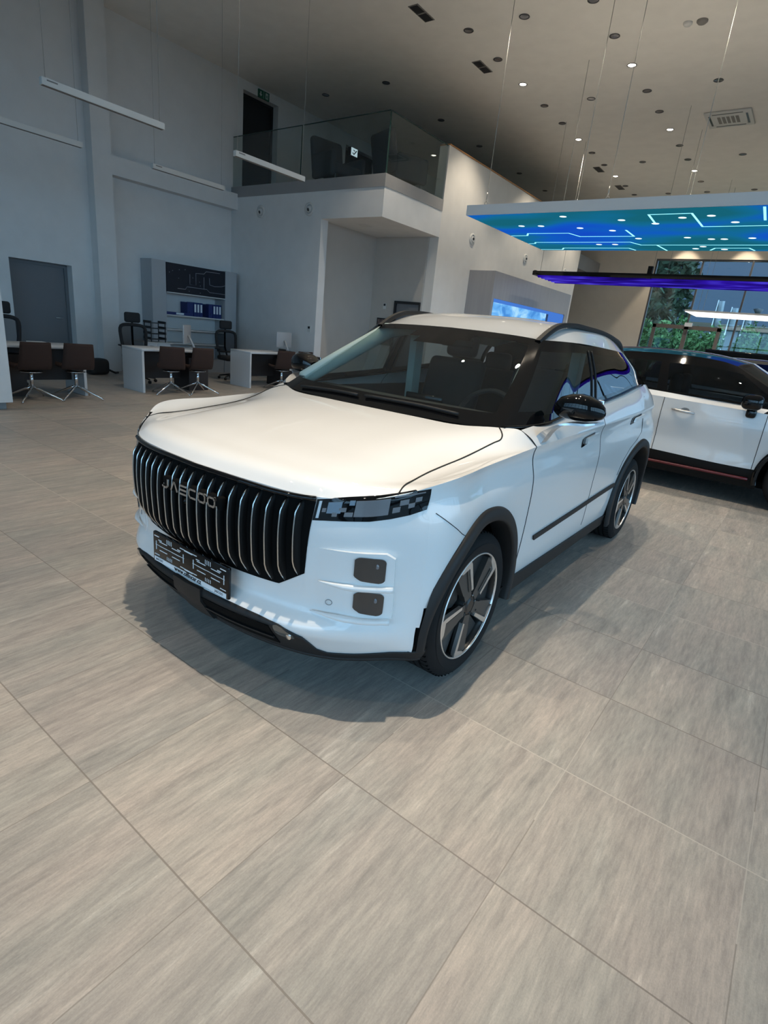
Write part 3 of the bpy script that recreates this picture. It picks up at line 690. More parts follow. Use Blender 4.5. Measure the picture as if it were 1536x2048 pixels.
    mb = MB(); c = Vector((.36, 1.88, 1.02)); ring = [c+Vector((.185*math.cos(a), .075*math.sin(a), .17*math.sin(a))) for a in [2*PI*k/40 for k in range(40)]]
    mb.tube(ring, .015, 8, closed=True); mb.tube([c+Vector((-.17,0,0)), c+Vector((.17,0,0))], .016, 8); mb.tube([c, c+Vector((0,-.12,-.10))], .03, 10); mb.build('steering_wheel', M['seat_dark'], root)
    for sx in (-.36, .36):
        mb = MB(); mb.rbox(sx-.25, sx+.25, 2.12, 2.62, .62, .78, .06); seat = mb.build('front_seat', M['seat_dark'], root)
        mb = MB(); mb.rbox(-.24, .24, -.06, .06, 0, .60, .05); mb.xform(Matrix.Translation((sx, 2.60, .74)) @ Matrix.Rotation(R(-16), 4, 'X')); mb.build('seat_back', M['seat_dark'], seat)
        mb = MB(); mb.rbox(-.13, .13, -.045, .045, 0, .17, .04); mb.xform(Matrix.Translation((sx, 2.785, 1.33)) @ Matrix.Rotation(R(-8), 4, 'X')); mb.build('headrest', M['seat_dark'], seat)
    mb = MB(); mb.rbox(-.62, .62, 3.05, 3.5, .60, .76, .05); mb.rbox(-.62, .62, 3.45, 3.60, .7, 1.24, .05); bs = mb.build('rear_bench', M['seat_dark'], root)
    for sx in (-.40, 0, .40):
        mb = MB(); mb.rbox(sx-.12, sx+.12, 3.50, 3.60, 1.22, 1.38, .04); mb.build('headrest', M['seat_dark'], bs)
    mb = MB(); mb.box(-.72, .72, 1.30, 4.20, .42, .46); mb.box(-.74, .74, .62, 4.25, .22, .30); mb.box(-.50, .50, .25, 1.28, .28, .84); mb.box(-.50, .50, 3.05, 4.40, .28, .60); mb.box(-.78, .78, 4.10, 4.14, .3, 1.15)
    mb.build('underbody', M['dark_void'], root)  # floor pan with unseen dark boxes added inside to block light
    for s in (1, -1):
        mb = MB(); mb.box(min(s*.79, s*.82), max(s*.79, s*.82), 1.42, 3.95, .46, 1.07); mb.build('door_lining', M['seat_dark'], root)
        mb = MB(); mb.tube([(s*.690,1.40,1.13),(s*.610,1.70,1.295),(s*.530,2.03,1.470),(s*.535,2.25,1.485),(s*.55,2.6,1.485)], [q*(1 if s < 0 else .45) for q in (.046,.050,.052,.036,.028)], 10); mb.build('pillar_lining', M['trim_teal'], root)
        mb = MB(); mb.box(min(s*.60, s*.66), max(s*.60, s*.66), 2.50, 2.60, .5, 1.47); mb.xform(Matrix.Identity(4)); mb.build('centre_pillar', M['trim_teal'], root)
    hl_ = MB(); G = [[q+Vector((0, 0, -.03)) for q in r] for r in ROOF]; hl_.grid(G, True, None, True); mirror_mb(hl_); hl_.build('headliner', M['trim_teal'], root, weld=True)
    mb = MB(); mb.rbox(-.115, .115, 2.05, 2.075, 1.415, 1.475, .012); mb.build('rear_view_mirror', M['gloss_black'], root)
    return root
SUV = build_suv()
# ================================================================== the hall
def wall_mat(name, col, sc=3.0):
    m = mat(name, col, 0.85, spec=0.25); vary(m, sc, .03); return m
M['wall_white'] = wall_mat('wall_white', (0.70, 0.705, 0.70))
M['wall_cream'] = wall_mat('wall_cream', (0.74, 0.72, 0.68))
M['ceiling_white'] = wall_mat('ceiling_white', (0.80, 0.775, 0.73))
M['wall_shade'] = wall_mat('wall_shade', (0.50, 0.465, 0.42))  # passage shade put into a darker tone of the wall paint
M['wall_tan'] = wall_mat('wall_tan', (0.74, 0.66, 0.55))
M['fascia_grey'] = wall_mat('fascia_grey', (0.30, 0.30, 0.30))
M['panel_grey'] = mat('panel_grey', (0.33, 0.325, 0.33), 0.5); vary(M['panel_grey'], 14, .05, (1, 1, .05))
M['wood'] = mat('wood_coping', (0.42, 0.20, 0.07), 0.5); vary(M['wood'], 6, .25, (1, 8, 1))
M['frame_dark'] = mat('window_frame_grey', (0.075, 0.075, 0.08), 0.45)
M['frame_brown'] = mat('door_frame_brown', (0.15, 0.125, 0.11), 0.5)
M['door_grey'] = mat('door_grey', (0.15, 0.155, 0.165), 0.55)
M['door_black'] = mat('door_black', (0.008, 0.008, 0.009), 0.6)
M['pane'] = glass('window_pane', (0.90, 0.94, 0.96))
M['rail_glass'] = glass('balustrade_glass', (0.86, 0.90, 0.89), f0=1.45)
M['edge_glass'] = mat('glass_edge', (0.03, 0.07, 0.065), 0.2)

def floor_material():
    m = bpy.data.materials.new('striped_stone_tile'); m.use_nodes = True
    nt = m.node_tree; N = nt.nodes.new; L = nt.links.new; p = nt.nodes['Principled BSDF']
    def math_(op, a, b=None):
        n = N('ShaderNodeMath'); n.operation = op
        for k, v in ((0, a), (1, b)):
            if v is None: continue
            if isinstance(v, (int, float)): n.inputs[k].default_value = v
            else: L(v, n.inputs[k])
        return n.outputs[0]
    def ramp(fac, stops):
        r = N('ShaderNodeValToRGB'); e = r.color_ramp.elements
        while len(e) < len(stops): e.new(.5)
        for el, (q, c) in zip(e, stops): el.position = q; el.color = (*c, 1)
        L(fac, r.inputs[0]); return r.outputs[0]
    tc = N('ShaderNodeTexCoord'); sx = N('ShaderNodeSeparateXYZ'); L(tc.outputs['Object'], sx.inputs[0])
    T = .5815
    ux = math_('DIVIDE', math_('ADD', sx.outputs[0], .336+T*60), T); uy = math_('DIVIDE', math_('ADD', sx.outputs[1], -.6245+T*60), T)
    ix = math_('FLOOR', ux); iy = math_('FLOOR', uy); fx = math_('FRACT', ux); fy = math_('FRACT', uy)
    cb = N('ShaderNodeCombineXYZ'); L(ix, cb.inputs[0]); L(iy, cb.inputs[1])
    wn = N('ShaderNodeTexWhiteNoise'); wn.noise_dimensions = '2D'; L(cb.outputs[0], wn.inputs['Vector'])
    # grain runs along Y, shifted tile by tile
    off = N('ShaderNodeVectorMath'); off.operation = 'MULTIPLY_ADD'; L(wn.outputs['Color'], off.inputs[0]); off.inputs[1].default_value = (9, 9, 9); L(tc.outputs['Object'], off.inputs[2])
    def noise(scale, sxy, detail=5, rough=.6):
        mp = N('ShaderNodeMapping'); mp.inputs['Scale'].default_value = sxy; L(off.outputs[0], mp.inputs[0])
        n = N('ShaderNodeTexNoise'); n.inputs['Scale'].default_value = scale; n.inputs['Detail'].default_value = detail; n.inputs['Roughness'].default_value = rough; L(mp.outputs[0], n.inputs['Vector']); return n.outputs['Fac']
    g1 = noise(1.0, (20, 2.2, 1), 8, .72); g2 = noise(1.0, (85, 11, 1), 5, .7); g3 = noise(1.0, (3.2, .8, 1), 3); gr = noise(260, (1, .7, 1), 2)
    base = ramp(g1, [(.27, (.285, .268, .248)), (.46, (.385, .355, .325)), (.60, (.450, .412, .372)), (.76, (.66, .62, .565))])
    tone = ramp(g3, [(.35, (.93, .96, .95)), (.65, (1.06, 1.02, 1.0))])
    fine = ramp(g2, [(.34, (.84, .85, .86)), (.66, (1.12, 1.11, 1.10))])
    grn = ramp(gr, [(.3, (.93, .93, .93)), (.7, (1.06, 1.06, 1.06))])
    tl = ramp(wn.outputs['Value'], [(0, (.90, .91, .92)), (1, (1.08, 1.06, 1.04))])
    def mul(a, b):
        x = N('ShaderNodeMix'); x.data_type = 'RGBA'; x.blend_type = 'MULTIPLY'; x.inputs[0].default_value = 1; L(a, x.inputs[6]); L(b, x.inputs[7]); return x.outputs[2]
    c = mul(mul(mul(mul(base, tone), fine), grn), tl)
    # joints: broad ones across (Y seams), hairline ones along
    dx = math_('MINIMUM', fx, math_('SUBTRACT', 1, fx)); dy = math_('MINIMUM', fy, math_('SUBTRACT', 1, fy))
    jx = math_('LESS_THAN', dx, .0030); jy = math_('LESS_THAN', dy, .0042)
    j = math_('MAXIMUM', math_('MULTIPLY', jx, .7), jy)
    x = N('ShaderNodeMix'); x.data_type = 'RGBA'; L(math_('MULTIPLY', j, .8), x.inputs[0]); L(c, x.inputs[6]); rj = N('ShaderNodeTexWhiteNoise'); rj.noise_dimensions = '1D'; L(math_('ROUND', uy), rj.inputs['W']); L(ramp(rj.outputs['Value'], [(.35, (.20, .175, .15)), (.65, (.56, .515, .45))]), x.inputs[7])
    L(x.outputs[2], p.inputs['Base Color'])
    rr = N('ShaderNodeMapRange'); L(g1, rr.inputs[0]); rr.inputs[3].default_value = .42; rr.inputs[4].default_value = .56; L(rr.outputs[0], p.inputs['Roughness'])
    p.inputs['Specular IOR Level'].default_value = .4
    b = N('ShaderNodeBump'); b.inputs['Strength'].default_value = .25; b.inputs['Distance'].default_value = .002; L(math_('SUBTRACT', math_('MULTIPLY', gr, .3), j), b.inputs['Height']); L(b.outputs[0], p.inputs['Normal'])
    return m
H = 6.7; XL, XR, YF, YB = -12.48, 8.0, -7.0, 24.5
mb = MB(); mb.box(XL-.5, XR+.4, YF-.4, YB+.4, -.2, 0); struct(mb, 'floor', floor_material())
mb = MB(); mb.box(XL-.5, XR+.4, YF-.4, YB+.4, H, H+.25); struct(mb, 'ceiling', M['ceiling_white'])
# left wall with a ground-floor door niche and two doors on the gallery level
mb = MB()
t = .35
def wl(y0, y1, z0, z1): mb.box(XL-t, XL, y0, y1, z0, z1)
wl(YF-.4, 4.57, 0, H); wl(4.57, 5.70, 2.05, H); wl(5.70, 9.93, 0, H); wl(9.93, 11.03, 0, 4.37); wl(9.93, 11.03, 6.50, H)
wl(11.03, 13.62, 0, H); wl(13.62, 15.1, 0, 4.37); wl(13.62, 15.1, 6.40, H); wl(15.1, YB+.4, 0, H)
mb.box(XL-t-.1, XL-t, YF, YB, 0, H)
struct(mb, 'wall_left', M['wall_white'])
mb = MB(); mb.box(XL, -12.23, 6.13, 6.51, 0, H); struct(mb, 'trim_1', M['wall_white'])            # column
mb = MB(); mb.box(XL, -12.23, 6.51, 9.62, 3.862, 4.212); struct(mb, 'trim_2', M['wall_white'])       # beam
def leaf(name, y0, y1, z0, z1, x, m, handle=True):
    a = MB(); a.box(x-.05, x, y0+.06, y1-.06, z0, z1-.06)
    o = struct(a, name, m)
    f = MB(); f.box(x-.05, x+.03, y0, y0+.06, z0, z1); f.box(x-.05, x+.03, y1-.06, y1, z0, z1); f.box(x-.05, x+.03, y0+.06, y1-.06, z1-.06, z1)
    f.build('door_frame', m, o)
    if handle:
        h = MB(); h.tube([(x, y1-.16, z0+1.02), (x+.05, y1-.16, z0+1.02), (x+.05, y1-.30, z0+1.02)], .010, 8); h.build('door_handle', M['silver'], o)
    return o
leaf('door_1', 4.57, 5.70, 0, 2.05, XL-.24, M['door_grey'])
leaf('door_2', 9.93, 11.03, 4.37, 6.50, XL-.22, M['door_black'], False)
leaf('door_3', 13.62, 15.1, 4.37, 6.40, XL-.22, M['door_black'], False)
# gallery: front wall, slab, passage below it
GY, GX = 9.62, -7.71
mb = MB(); mb.box(XL, -9.39, GY, GY+.22, 0, 3.6); struct(mb, 'wall_gallery', M['wall_white'])
mb = MB(); mb.box(XL, GX, GY, 11.78, 3.6, 4.14); mb.box(XL, GX-.25, 11.78, 21.0, 3.6, 4.14); struct(mb, 'gallery_slab', M['wall_white'])
mb = MB(); mb.box(XL, GX+.012, GY-.012, 11.778, 4.14, 4.37); mb.box(XL, GX-.25, 11.778, 21.0, 4.14, 4.20); struct(mb, 'trim_3', M['fascia_grey'])
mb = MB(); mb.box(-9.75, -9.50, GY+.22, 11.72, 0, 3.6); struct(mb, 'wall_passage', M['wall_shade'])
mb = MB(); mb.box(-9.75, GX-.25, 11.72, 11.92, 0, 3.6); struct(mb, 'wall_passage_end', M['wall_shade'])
# cream half-height wall with its wooden coping
mb = MB(); mb.box(GX-.25, GX, 11.78, 21.0, 0, 5.45); struct(mb, 'wall_cream', M['wall_cream'])
mb = MB(); mb.box(GX-.27, GX+.02, 11.78, 21.0, 5.45, 5.475); struct(mb, 'trim_4', M['wood'])
mb = MB(); mb.box(-11.9, -8.1, 21.9, YB, 4.35, 4.85); struct(mb, 'trim_5', M['fascia_grey'])
# back wall, glazed
BX = -5.98
mb = MB(); mb.box(XL-.4, BX, YB, YB+.3, 0, H); mb.box(BX, XR+.4, YB, YB+.3, 5.06, H); struct(mb, 'wall_back', M['wall_tan'])
def glazing(name, posts, rails, plane, axis, fw=.06, fd=.14, m=None, pane=True, zt=5.06):
    # posts: positions along the wall, rails: heights
    f = MB(); m = m or M['frame_dark']; a0, a1 = posts[0], posts[-1]
    for q in posts:
        if axis == 'x': f.box(q-fw/2, q+fw/2, plane-fd/2, plane+fd/2, 0, zt)
        else: f.box(plane-fd/2, plane+fd/2, q-fw/2, q+fw/2, 0, zt)
    for z in rails:
        if axis == 'x': f.box(a0, a1, plane-fd/2+.01, plane+fd/2-.01, z-fw/2, z+fw/2)
        else: f.box(plane-fd/2+.01, plane+fd/2-.01, a0, a1, z-fw/2, z+fw/2)
    o = struct(f, name, m)
    if pane:
        g = MB()
        if axis == 'x': g.box(a0, a1, plane-.006, plane+.006, .02, zt-.02)
        else: g.box(plane-.006, plane+.006, a0, a1, .02, zt-.02)
        g.build('window_pane', M['pane'], o)
    return o
glazing('window_1', [BX+.03]+[-4.355+1.595*k for k in range(8)]+[XR], [.03, 5.03], YB+.08, 'x')
d = MB(); yb = YB-.0
for x0, x1 in ((-5.55, -5.42), (-4.42, -4.27), (-3.30, -3.18)): d.box(x0, x1, yb-.06, yb+.005, 0, 2.72)
d.box(-5.55, -3.18, yb-.06, yb+.005, 2.60, 2.74); d.box(-5.42, -4.42, yb-.05, yb+.005, 0, .12); d.box(-4.27, -3.30, yb-.05, yb+.005, 0, .12)
door4 = struct(d, 'door_4', M['frame_brown'])
g = MB(); g.box(-4.42, -4.16, yb-.11, yb-.06, 2.70, 2.84); g.build('door_closer', M['plate_white'], door4)
# front and right glazed walls (behind and beside the photographer)
mb = MB(); mb.box(XL-.4, -7.6, YF-.3, YF, 0, H); mb.box(-7.6, 5.6, YF-.3, YF, 4.8, H); mb.box(5.6, XR+.4, YF-.3, YF, 0, H); struct(mb, 'wall_front', M['wall_white'])
mb = MB(); mb.box(XR, XR+.3, YF, -6.6, 0, H); mb.box(XR, XR+.3, -6.6, 13.6, 4.8, H); mb.box(XR, XR+.3, 13.6, YB, 0, H); struct(mb, 'wall_right', M['wall_white'])
glazing('window_2', [-7.6+1.65*k for k in range(9)], [.05, 1.1, 2.9, 4.75], YF-.15, 'x', .09, .2, zt=4.8)
glazing('window_3', [-6.6+1.683*k for k in range(13)], [.05, 1.1, 2.9, 4.75], XR+.15, 'y', .09, .2, zt=4.8)
# balustrade of the gallery
def pane_thing(name, x0, x1, y0, y1, label):
    a = MB(); a.box(x0, x1, y0, y1, 4.10 if False else 4.372, 5.43); o = a.build(name, M['rail_glass'])
    e = MB(); e.box(x0-.001, x1+.001, y0-.001, y1+.001, 5.43, 5.442)
    if x1-x0 > y1-y0: e.box(x1-.008, x1, y0-.001, y1+.001, 4.373, 5.43)
    else: e.box(x0-.001, x1+.001, y0, y0+.008, 4.373, 5.43)
    e.build('glass_edge', M['edge_glass'], o)
    return tag(o, label, 'glass railing', 'glass panels of the gallery balustrade')
pane_thing('glass_railing', -12.46, -10.13, 9.64, 9.66, 'left glass pane of gallery balustrade in front of the black door')
pane_thing('glass_railing', -10.10, -7.73, 9.64, 9.66, 'front glass pane of gallery balustrade before the first dark armchair')
pane_thing('glass_railing', -7.75, -7.73, 9.67, 11.76, 'side glass pane of gallery balustrade next to the cream wall')

# outside, seen through the back glazing
M['grass'] = mat('grass', (0.10, 0.17, 0.05), 0.9); vary(M['grass'], 3, .35)
M['leaf'] = mat('leaf_green', (0.12, 0.24, 0.075), 0.8); vary(M['leaf'], 2.5, .45)
M['leaf_dark'] = mat('leaf_dark', (0.035, 0.062, 0.032), 0.85); vary(M['leaf_dark'], 2.5, .4)
M['bark'] = mat('bark', (0.06, 0.045, 0.035), 0.9)
M['stucco'] = mat('stucco', (0.16, 0.18, 0.19), 0.8); M['thatch'] = mat('thatch_brown', (0.14, 0.11, 0.08), 0.9); M['flag'] = mat('flag_cloth', (0.30, 0.33, 0.35), 0.8)
mb = MB(); mb.box(-60, 40, YB+.5, 110, -.25, -.05); o = mb.build('ground_outside', M['grass'], kind='structure')
mb = MB(); mb.box(XR+.5, 60, -60, YB+.4, -.25, -.05); mb.box(-60, XR+.4, -60, YF-.5, -.25, -.05); mb.build('ground_forecourt', mat('asphalt', (.16, .16, .165), .9), kind='structure')
def crown(name, c, r, n, m, par=None, sz=.35, seed=1):
    rnd = random.Random(seed); mb_ = MB()
    for k in range(n):
        while True:
            p = Vector((rnd.uniform(-1, 1), rnd.uniform(-1, 1), rnd.uniform(-1, 1)))
            if .35 < p.length < 1: break
        bump_ = 1+.22*math.sin(p.x*7+seed)+.18*math.sin(p.z*9+p.y*5+seed)
        q = Vector((c[0]+p.x*r[0]*bump_, c[1]+p.y*r[1]*bump_, c[2]+p.z*r[2]*bump_))
        a = Vector((rnd.gauss(0, 1), rnd.gauss(0, 1), rnd.gauss(0, 1))).normalized(); b = a.cross(Vector((rnd.gauss(0, 1), rnd.gauss(0, 1), rnd.gauss(0, 1)))).normalized(); s = sz*rnd.uniform(.5, 1.2)
        mb_.add([q-a*s, q-b*s*.5, q+a*s, q+b*s*.5], [(0, 1, 2, 3)])
    return mb_.build(name, m, par)
def tree(x, y, h, r, seed, label, dark=False, cz=None):
    o = empty('tree', (x, y, -.05)); mm = M['leaf_dark'] if dark else M['leaf']
    tb = MB(); tb.tube([(0, 0, 0), (.1, 0, h*.4), (0, .1, h*.8)], [.22, .16, .06], 8); tb.build('trunk', M['bark'], o)
    crown('foliage', (0, 0, cz or h*.62), (r, r, h*.42), 5200, mm, o, .30, seed); return tag(o, label, 'tree')
tree(-9.9, 41, 11.5, 2.6, 4, 'tall dark tree outside the back window, by its left edge', True)
tree(-2.6, 80, 7.0, 4.6, 9, 'distant brown-green tree outside the window, behind the pale building', True)
def bush(x, y, rx, h, seed, label):
    o = crown('bush', (0, 0, h*.45), (rx, 1.2, h*.6), 4200, M['leaf'], None, .15, seed); o.location = (x, y, 0); return tag(o, label, 'bush')
bush(-7.35, 32.6, 1.0, 2.9, 11, 'dark green bush outside, seen beside the left post of the glass door')
bush(-4.75, 32.8, 1.0, 2.8, 12, 'bright green bush outside, seen through the right leaf of the glass door')
bush(-2.1, 32.6, 1.0, 2.9, 13, 'wide green bush outside, right of the glass door frame')
bush(.55, 32.6, 1.0, 2.7, 14, 'green bush outside, at the right edge of the back window')
bush(-6.4, 36.5, 1.3, 3.3, 15, 'taller green bush outside in the second row, left one')
bush(-3.0, 36.5, 1.3, 3.3, 16, 'taller green bush outside in the second row, right one')
o = empty('building', (-3.0, 58, 0)); mb = MB(); mb.box(-12, 12, 0, 8, 0, 4.3); mb.build('wall', M['stucco'], o); mb = MB(); mb.box(-12.5, 12.5, -.4, 8.4, 4.3, 4.8); mb.build('roof', M['thatch'], o)
mb = MB()
for k in range(6): mb.box(-10+3.6*k, -8.2+3.6*k, -.05, .02, 1.2, 3.2)
mb.build('window_band', M['frame_dark'], o)
tag(o, 'low pale building outside beyond the bushes', 'building')
for k, (x, z, lb) in enumerate(((-5.75, 5.1, 'white flag outside, tallest and leftmost of three'), (-4.95, 4.75, 'white flag outside, middle of three'), (-4.15, 4.45, 'small white flag outside, beside the lamp post'))):
    o = empty('flag', (x, 40, 0)); mb = MB(); mb.tube([(0, 0, 0), (0, 0, z)], .04, 8); mb.build('flagpole', M['silver'], o)
    mb = MB(); G = [[Vector((.02+u*.34+.06*v, .08*math.sin(u*6+v*3), z-.05-(1.5-.25*k)*v)) for u in (0, .33, .66, 1)] for v in (0, .25, .5, .75, 1)]; mb.grid(G); mb.build('flag_cloth', M['flag'], o, solid=.01); tag(o, lb, 'flag')
o = empty('street_lamp', (-3.5, 39, 0)); mb = MB(); mb.tube([(0, 0, 0), (0, 0, 4.35)], .05, 8); mb.build('pole', M['frame_dark'], o); mb = MB(); mb.lathe([(.05, 4.3), (.12, 4.4), (.26, 4.62), (.0, 4.68)], 16); mb.build('lamp_head', M['frame_dark'], o); tag(o, 'dark street lamp outside to the right of the white flags', 'lamp')
# parked van roof outside
o = empty('parked_van', (-4.75, 26.2, -.05)); mb = MB(); mb.rbox(-1.0, 1.0, 0, 3.6, .33, 1.32, .2); mb.rbox(-.85, .85, .2, 3.4, 1.22, 1.80, .18); mb.build('body', M['paint'], o)
mb = MB(); mb.rbox(-.87, .87, .19, 3.2, 1.40, 1.66, .1); mb.build('window_band', M['gloss_black'], o)
for sx in (-.92, .92):
    for yy in (.8, 2.9):
        mb = MB(); mb.cyl((sx-.08, yy, .33), (sx+.08, yy, .33), .33, 20); mb.build('wheel', M['rubber'], o)
tag(o, 'white van parked outside behind the glass door', 'van')
# ================================================================== ceiling fittings, light boxes, office corner
def emis(name, col, s, pattern=None):
    m = bpy.data.materials.new(name); m.use_nodes = True; nt = m.node_tree; nt.nodes.clear(); N = nt.nodes.new; L = nt.links.new
    out = N('ShaderNodeOutputMaterial'); e = N('ShaderNodeEmission'); e.inputs[0].default_value = (*col, 1); e.inputs[1].default_value = s; L(e.outputs[0], out.inputs[0])
    if pattern:
        tc = N('ShaderNodeTexCoord'); mp = N('ShaderNodeMapping'); mp.inputs['Scale'].default_value = pattern['stretch']; nz = N('ShaderNodeTexNoise'); nz.inputs['Scale'].default_value = pattern['scale']; nz.inputs['Detail'].default_value = pattern.get('detail', 2); nz.inputs['Distortion'].default_value = pattern.get('dist', 0)
        r = N('ShaderNodeValToRGB'); el = r.color_ramp.elements; st = pattern['stops']
        while len(el) < len(st): el.new(.5)
        for a, (q, c) in zip(el, st): a.position = q; a.color = (*c, 1)
        L(tc.outputs['Object'], mp.inputs[0]); L(mp.outputs[0], nz.inputs['Vector']); L(nz.outputs['Fac'], r.inputs[0]); L(r.outputs[0], e.inputs[0])
    return m
M['lamp_on'] = emis('lamp_on', (1.0, .90, .74), 14)
M['lamp_off'] = mat('lamp_off', (0.25, 0.24, 0.25), 0.2, .6)
M['lamp_ring'] = mat('lamp_ring', (0.05, 0.05, 0.055), 0.3, .4)
M['vent_grey'] = mat('vent_grey', (0.20, 0.19, 0.18), 0.6)
M['off_white'] = mat('off_white', (0.62, 0.62, 0.60), 0.5)
M['lip_white'] = mat('lip_white', (.92, .93, .93), .5); M['steel_wire'] = mat('steel_wire', (0.33, 0.33, 0.32), 0.35, .5)
M['luminous_ceiling'] = emis('luminous_ceiling', (0, .2, .6), .95, dict(stretch=(.55, .9, 1), scale=.8, detail=1.5, stops=[(.38, (.008, .13, .19)), (.49, (.007, .15, .30)), (.57, (.006, .11, .55)), (.70, (.008, .05, .62))]))
M['trace_light'] = emis('trace_light', (.30, .86, 1.0), 1.7)
M['dot_light'] = emis('dot_light', (.78, .97, 1.0), 1.6)
M['violet'] = emis('violet_tube', (.045, .012, .52), 1.0, dict(stretch=(.5, 6, 1), scale=2.0, stops=[(.35, (.008, .003, .10)), (.55, (.026, .008, .36)), (.74, (.11, .09, .90))]))
M['screen_ice'] = emis('screen_ice', (.2, .55, 1), 1.0, dict(stretch=(1, 1.1, 2.2), scale=1.3, detail=3, dist=1.0, stops=[(.36, (.07, .28, .72)), (.52, (.16, .48, .95)), (.66, (.42, .75, 1.0))]))
M['niche_glow'] = emis('niche_glow', (.07, .22, .72), .9)
M['light_white'] = emis('light_white', (1.0, 1.0, .96), 1.8)
ORD = ['first', 'second', 'third', 'fourth', 'fifth', 'sixth', 'seventh', 'eighth', 'ninth', 'tenth', 'eleventh']
def downlight(x, y, lit, label):
    o = empty('ceiling_downlight', (x, y, H))
    a = MB(); a.lathe([(.088, -.0005), (.092, -.008), (.078, -.010), (.070, -.003), (.070, .0)], 24); a.build('ring', M['lamp_ring'], o)
    a = MB(); a.lathe([(.070, -.004), (.045, -.0015), (.0, -.001)], 20); a.build('lens', M['lamp_on'] if lit else M['lamp_off'], o)
    return tag(o, label, 'downlight')
ROWS = [(-6.58, 'row above the cream wall', (10.22, 11.40, 12.60, 13.81, 14.96, 16.17, 17.30, 18.45, 19.65, 20.80, 21.95)),
        (-4.34, 'row left of the air conditioner', (10.24, 11.43, 12.60, 13.83, 15.0, 16.17, 17.37, 18.57, 19.65, 20.80, 22.05)),
        (-5.50, 'sparse row between two full rows', (10.22, 13.81, 18.46, 22.0)), (-3.02, 'ceiling row nearest the right edge', (13.83, 18.5, 22.03)),
        (-9.36, 'row over the gallery', (11.40, 13.75, 15.84, 18.6, 20.8)), (-11.2, 'ceiling near the green exit sign', (11.38,))]
for x, rn, ys in ROWS:
    for k, y in enumerate(ys):
        lit = x in (-6.58, -4.34) and k in (2, 5, 8)
        downlight(x, y, lit, f"{'lit' if lit else 'unlit'} downlight, {ORD[k]} from the near end in the {rn}" if len(ys) > 1 else 'round unlit downlight alone in the dark ceiling near the green exit sign')
for k, (x, lb) in enumerate(((-4.95, 'lit downlight by the back wall, above the glass door'), (-3.0, 'lit downlight by the back wall, third from the left'), (-1.05, 'lit downlight by the back wall, at the right edge'))):
    downlight(x, 23.75, True, lb); downlight_lamp(x, 23.75, 420, 61)
def vent(x, y, label):
    o = empty('air_vent', (x, y, H)); a = MB(); a.box(-.10, .10, -.27, .27, -.008, 0); a.build('frame', M['vent_grey'], o)
    for q in (-.135, .135):
        a = MB(); a.box(-.08, .08, q-.115, q+.115, -.011, -.008); a.build('slot', M['lamp_ring'], o)
    return tag(o, label, 'vent')
vent(-7.05, 9.39, 'grey slot vent in the ceiling, nearest of four, at the top edge of the photo')
vent(-7.01, 11.56, 'grey slot vent in the ceiling, second from the near end')
vent(-6.86, 18.85, 'grey slot vent in the far ceiling above the light canopy, nearer of two')
vent(-6.80, 20.95, 'small grey slot vent in the ceiling, farthest of four')
o = empty('air_conditioner', (-3.04, 15.85, H)); a = MB()
a.rbox(-.46, .46, -.46, .46, -.04, -.004, .01); a.build('panel', M['off_white'], o)
for k in range(5):
    a = MB(); a.box(-.22+.09*k, -.16+.09*k, -.20, .20, -.044, -.036); a.build('grille_slat', M['vent_grey'], o)
for q in range(4):
    a = MB(); a.box(-.30, .30, .345, .385, -.042, -.030); a.xform(Matrix.Rotation(q*PI/2, 4, 'Z')); a.build('air_slot', M['lamp_ring'], o)
tag(o, 'white square air conditioning cassette in the ceiling', 'air conditioner')
for (x, y, r, lb) in ((-3.18, 11.49, .07, 'pale round smoke detector in the ceiling, left of a close pair'), (-2.97, 11.51, .085, 'darker round smoke detector in the ceiling, right of a close pair')):
    o = empty('smoke_detector', (x, y, H)); a = MB(); a.lathe([(r, 0), (r, -.02), (r*.7, -.045), (0, -.05)], 20); a.build('housing', M['off_white'] if r < .08 else M['vent_grey'], o); tag(o, lb, 'smoke detector')

# suspended luminous canopy
o = empty('light_canopy', (0, 0, 0)); CZ, CX0, CX1, CY0, CY1 = 3.4, -5.31, -.62, 8.85, 12.19
a = MB(); w = .05
a.box(CX0, CX1, CY0, CY0+w, CZ, CZ+.15); a.box(CX0, CX1, CY1-w, CY1, CZ, CZ+.15); a.box(CX0, CX0+w, CY0+w, CY1-w, CZ, CZ+.15); a.box(CX1-w, CX1, CY0+w, CY1-w, CZ, CZ+.15); a.box(CX0+w, CX1-w, CY0+w, CY1-w, CZ+.13, CZ+.15)
a.build('frame', M['lip_white'], o)
a = MB(); a.add([(CX0+.012, CY0+.012, CZ-.002), (CX1-.012, CY0+.012, CZ-.002), (CX1-.012, CY1-.012, CZ-.002), (CX0+.012, CY1-.012, CZ-.002)], [(3, 2, 1, 0)]); lum = a.build('luminous_ceiling', M['luminous_ceiling'], o)
tr = [[(-2.526, 9.775), (-2.49, 9.17), (-1.926, 9.163), (-1.92, 10.05), (-.65, 10.06)], [(-5.28, 10.58), (-4.96, 10.58), (-4.86, 10.38), (-4.1, 10.40), (-4.0, 10.72), (-3.073, 10.74), (-3.073, 10.216)],
      [(-5.28, 11.40), (-5.14, 11.38), (-5.08, 11.26), (-3.27, 11.27), (-3.15, 11.56), (-.65, 11.58)], [(-2.878, 11.58), (-2.82, 12.134)],
      [(-5.28, 12.06), (-4.82, 12.06), (-4.73, 11.88), (-3.45, 11.88), (-3.38, 12.10)], [(-2.08, 12.08), (-1.98, 11.87), (-1.46, 11.86), (-1.40, 12.10)], [(-1.06, 8.93), (-1.10, 9.70)]]
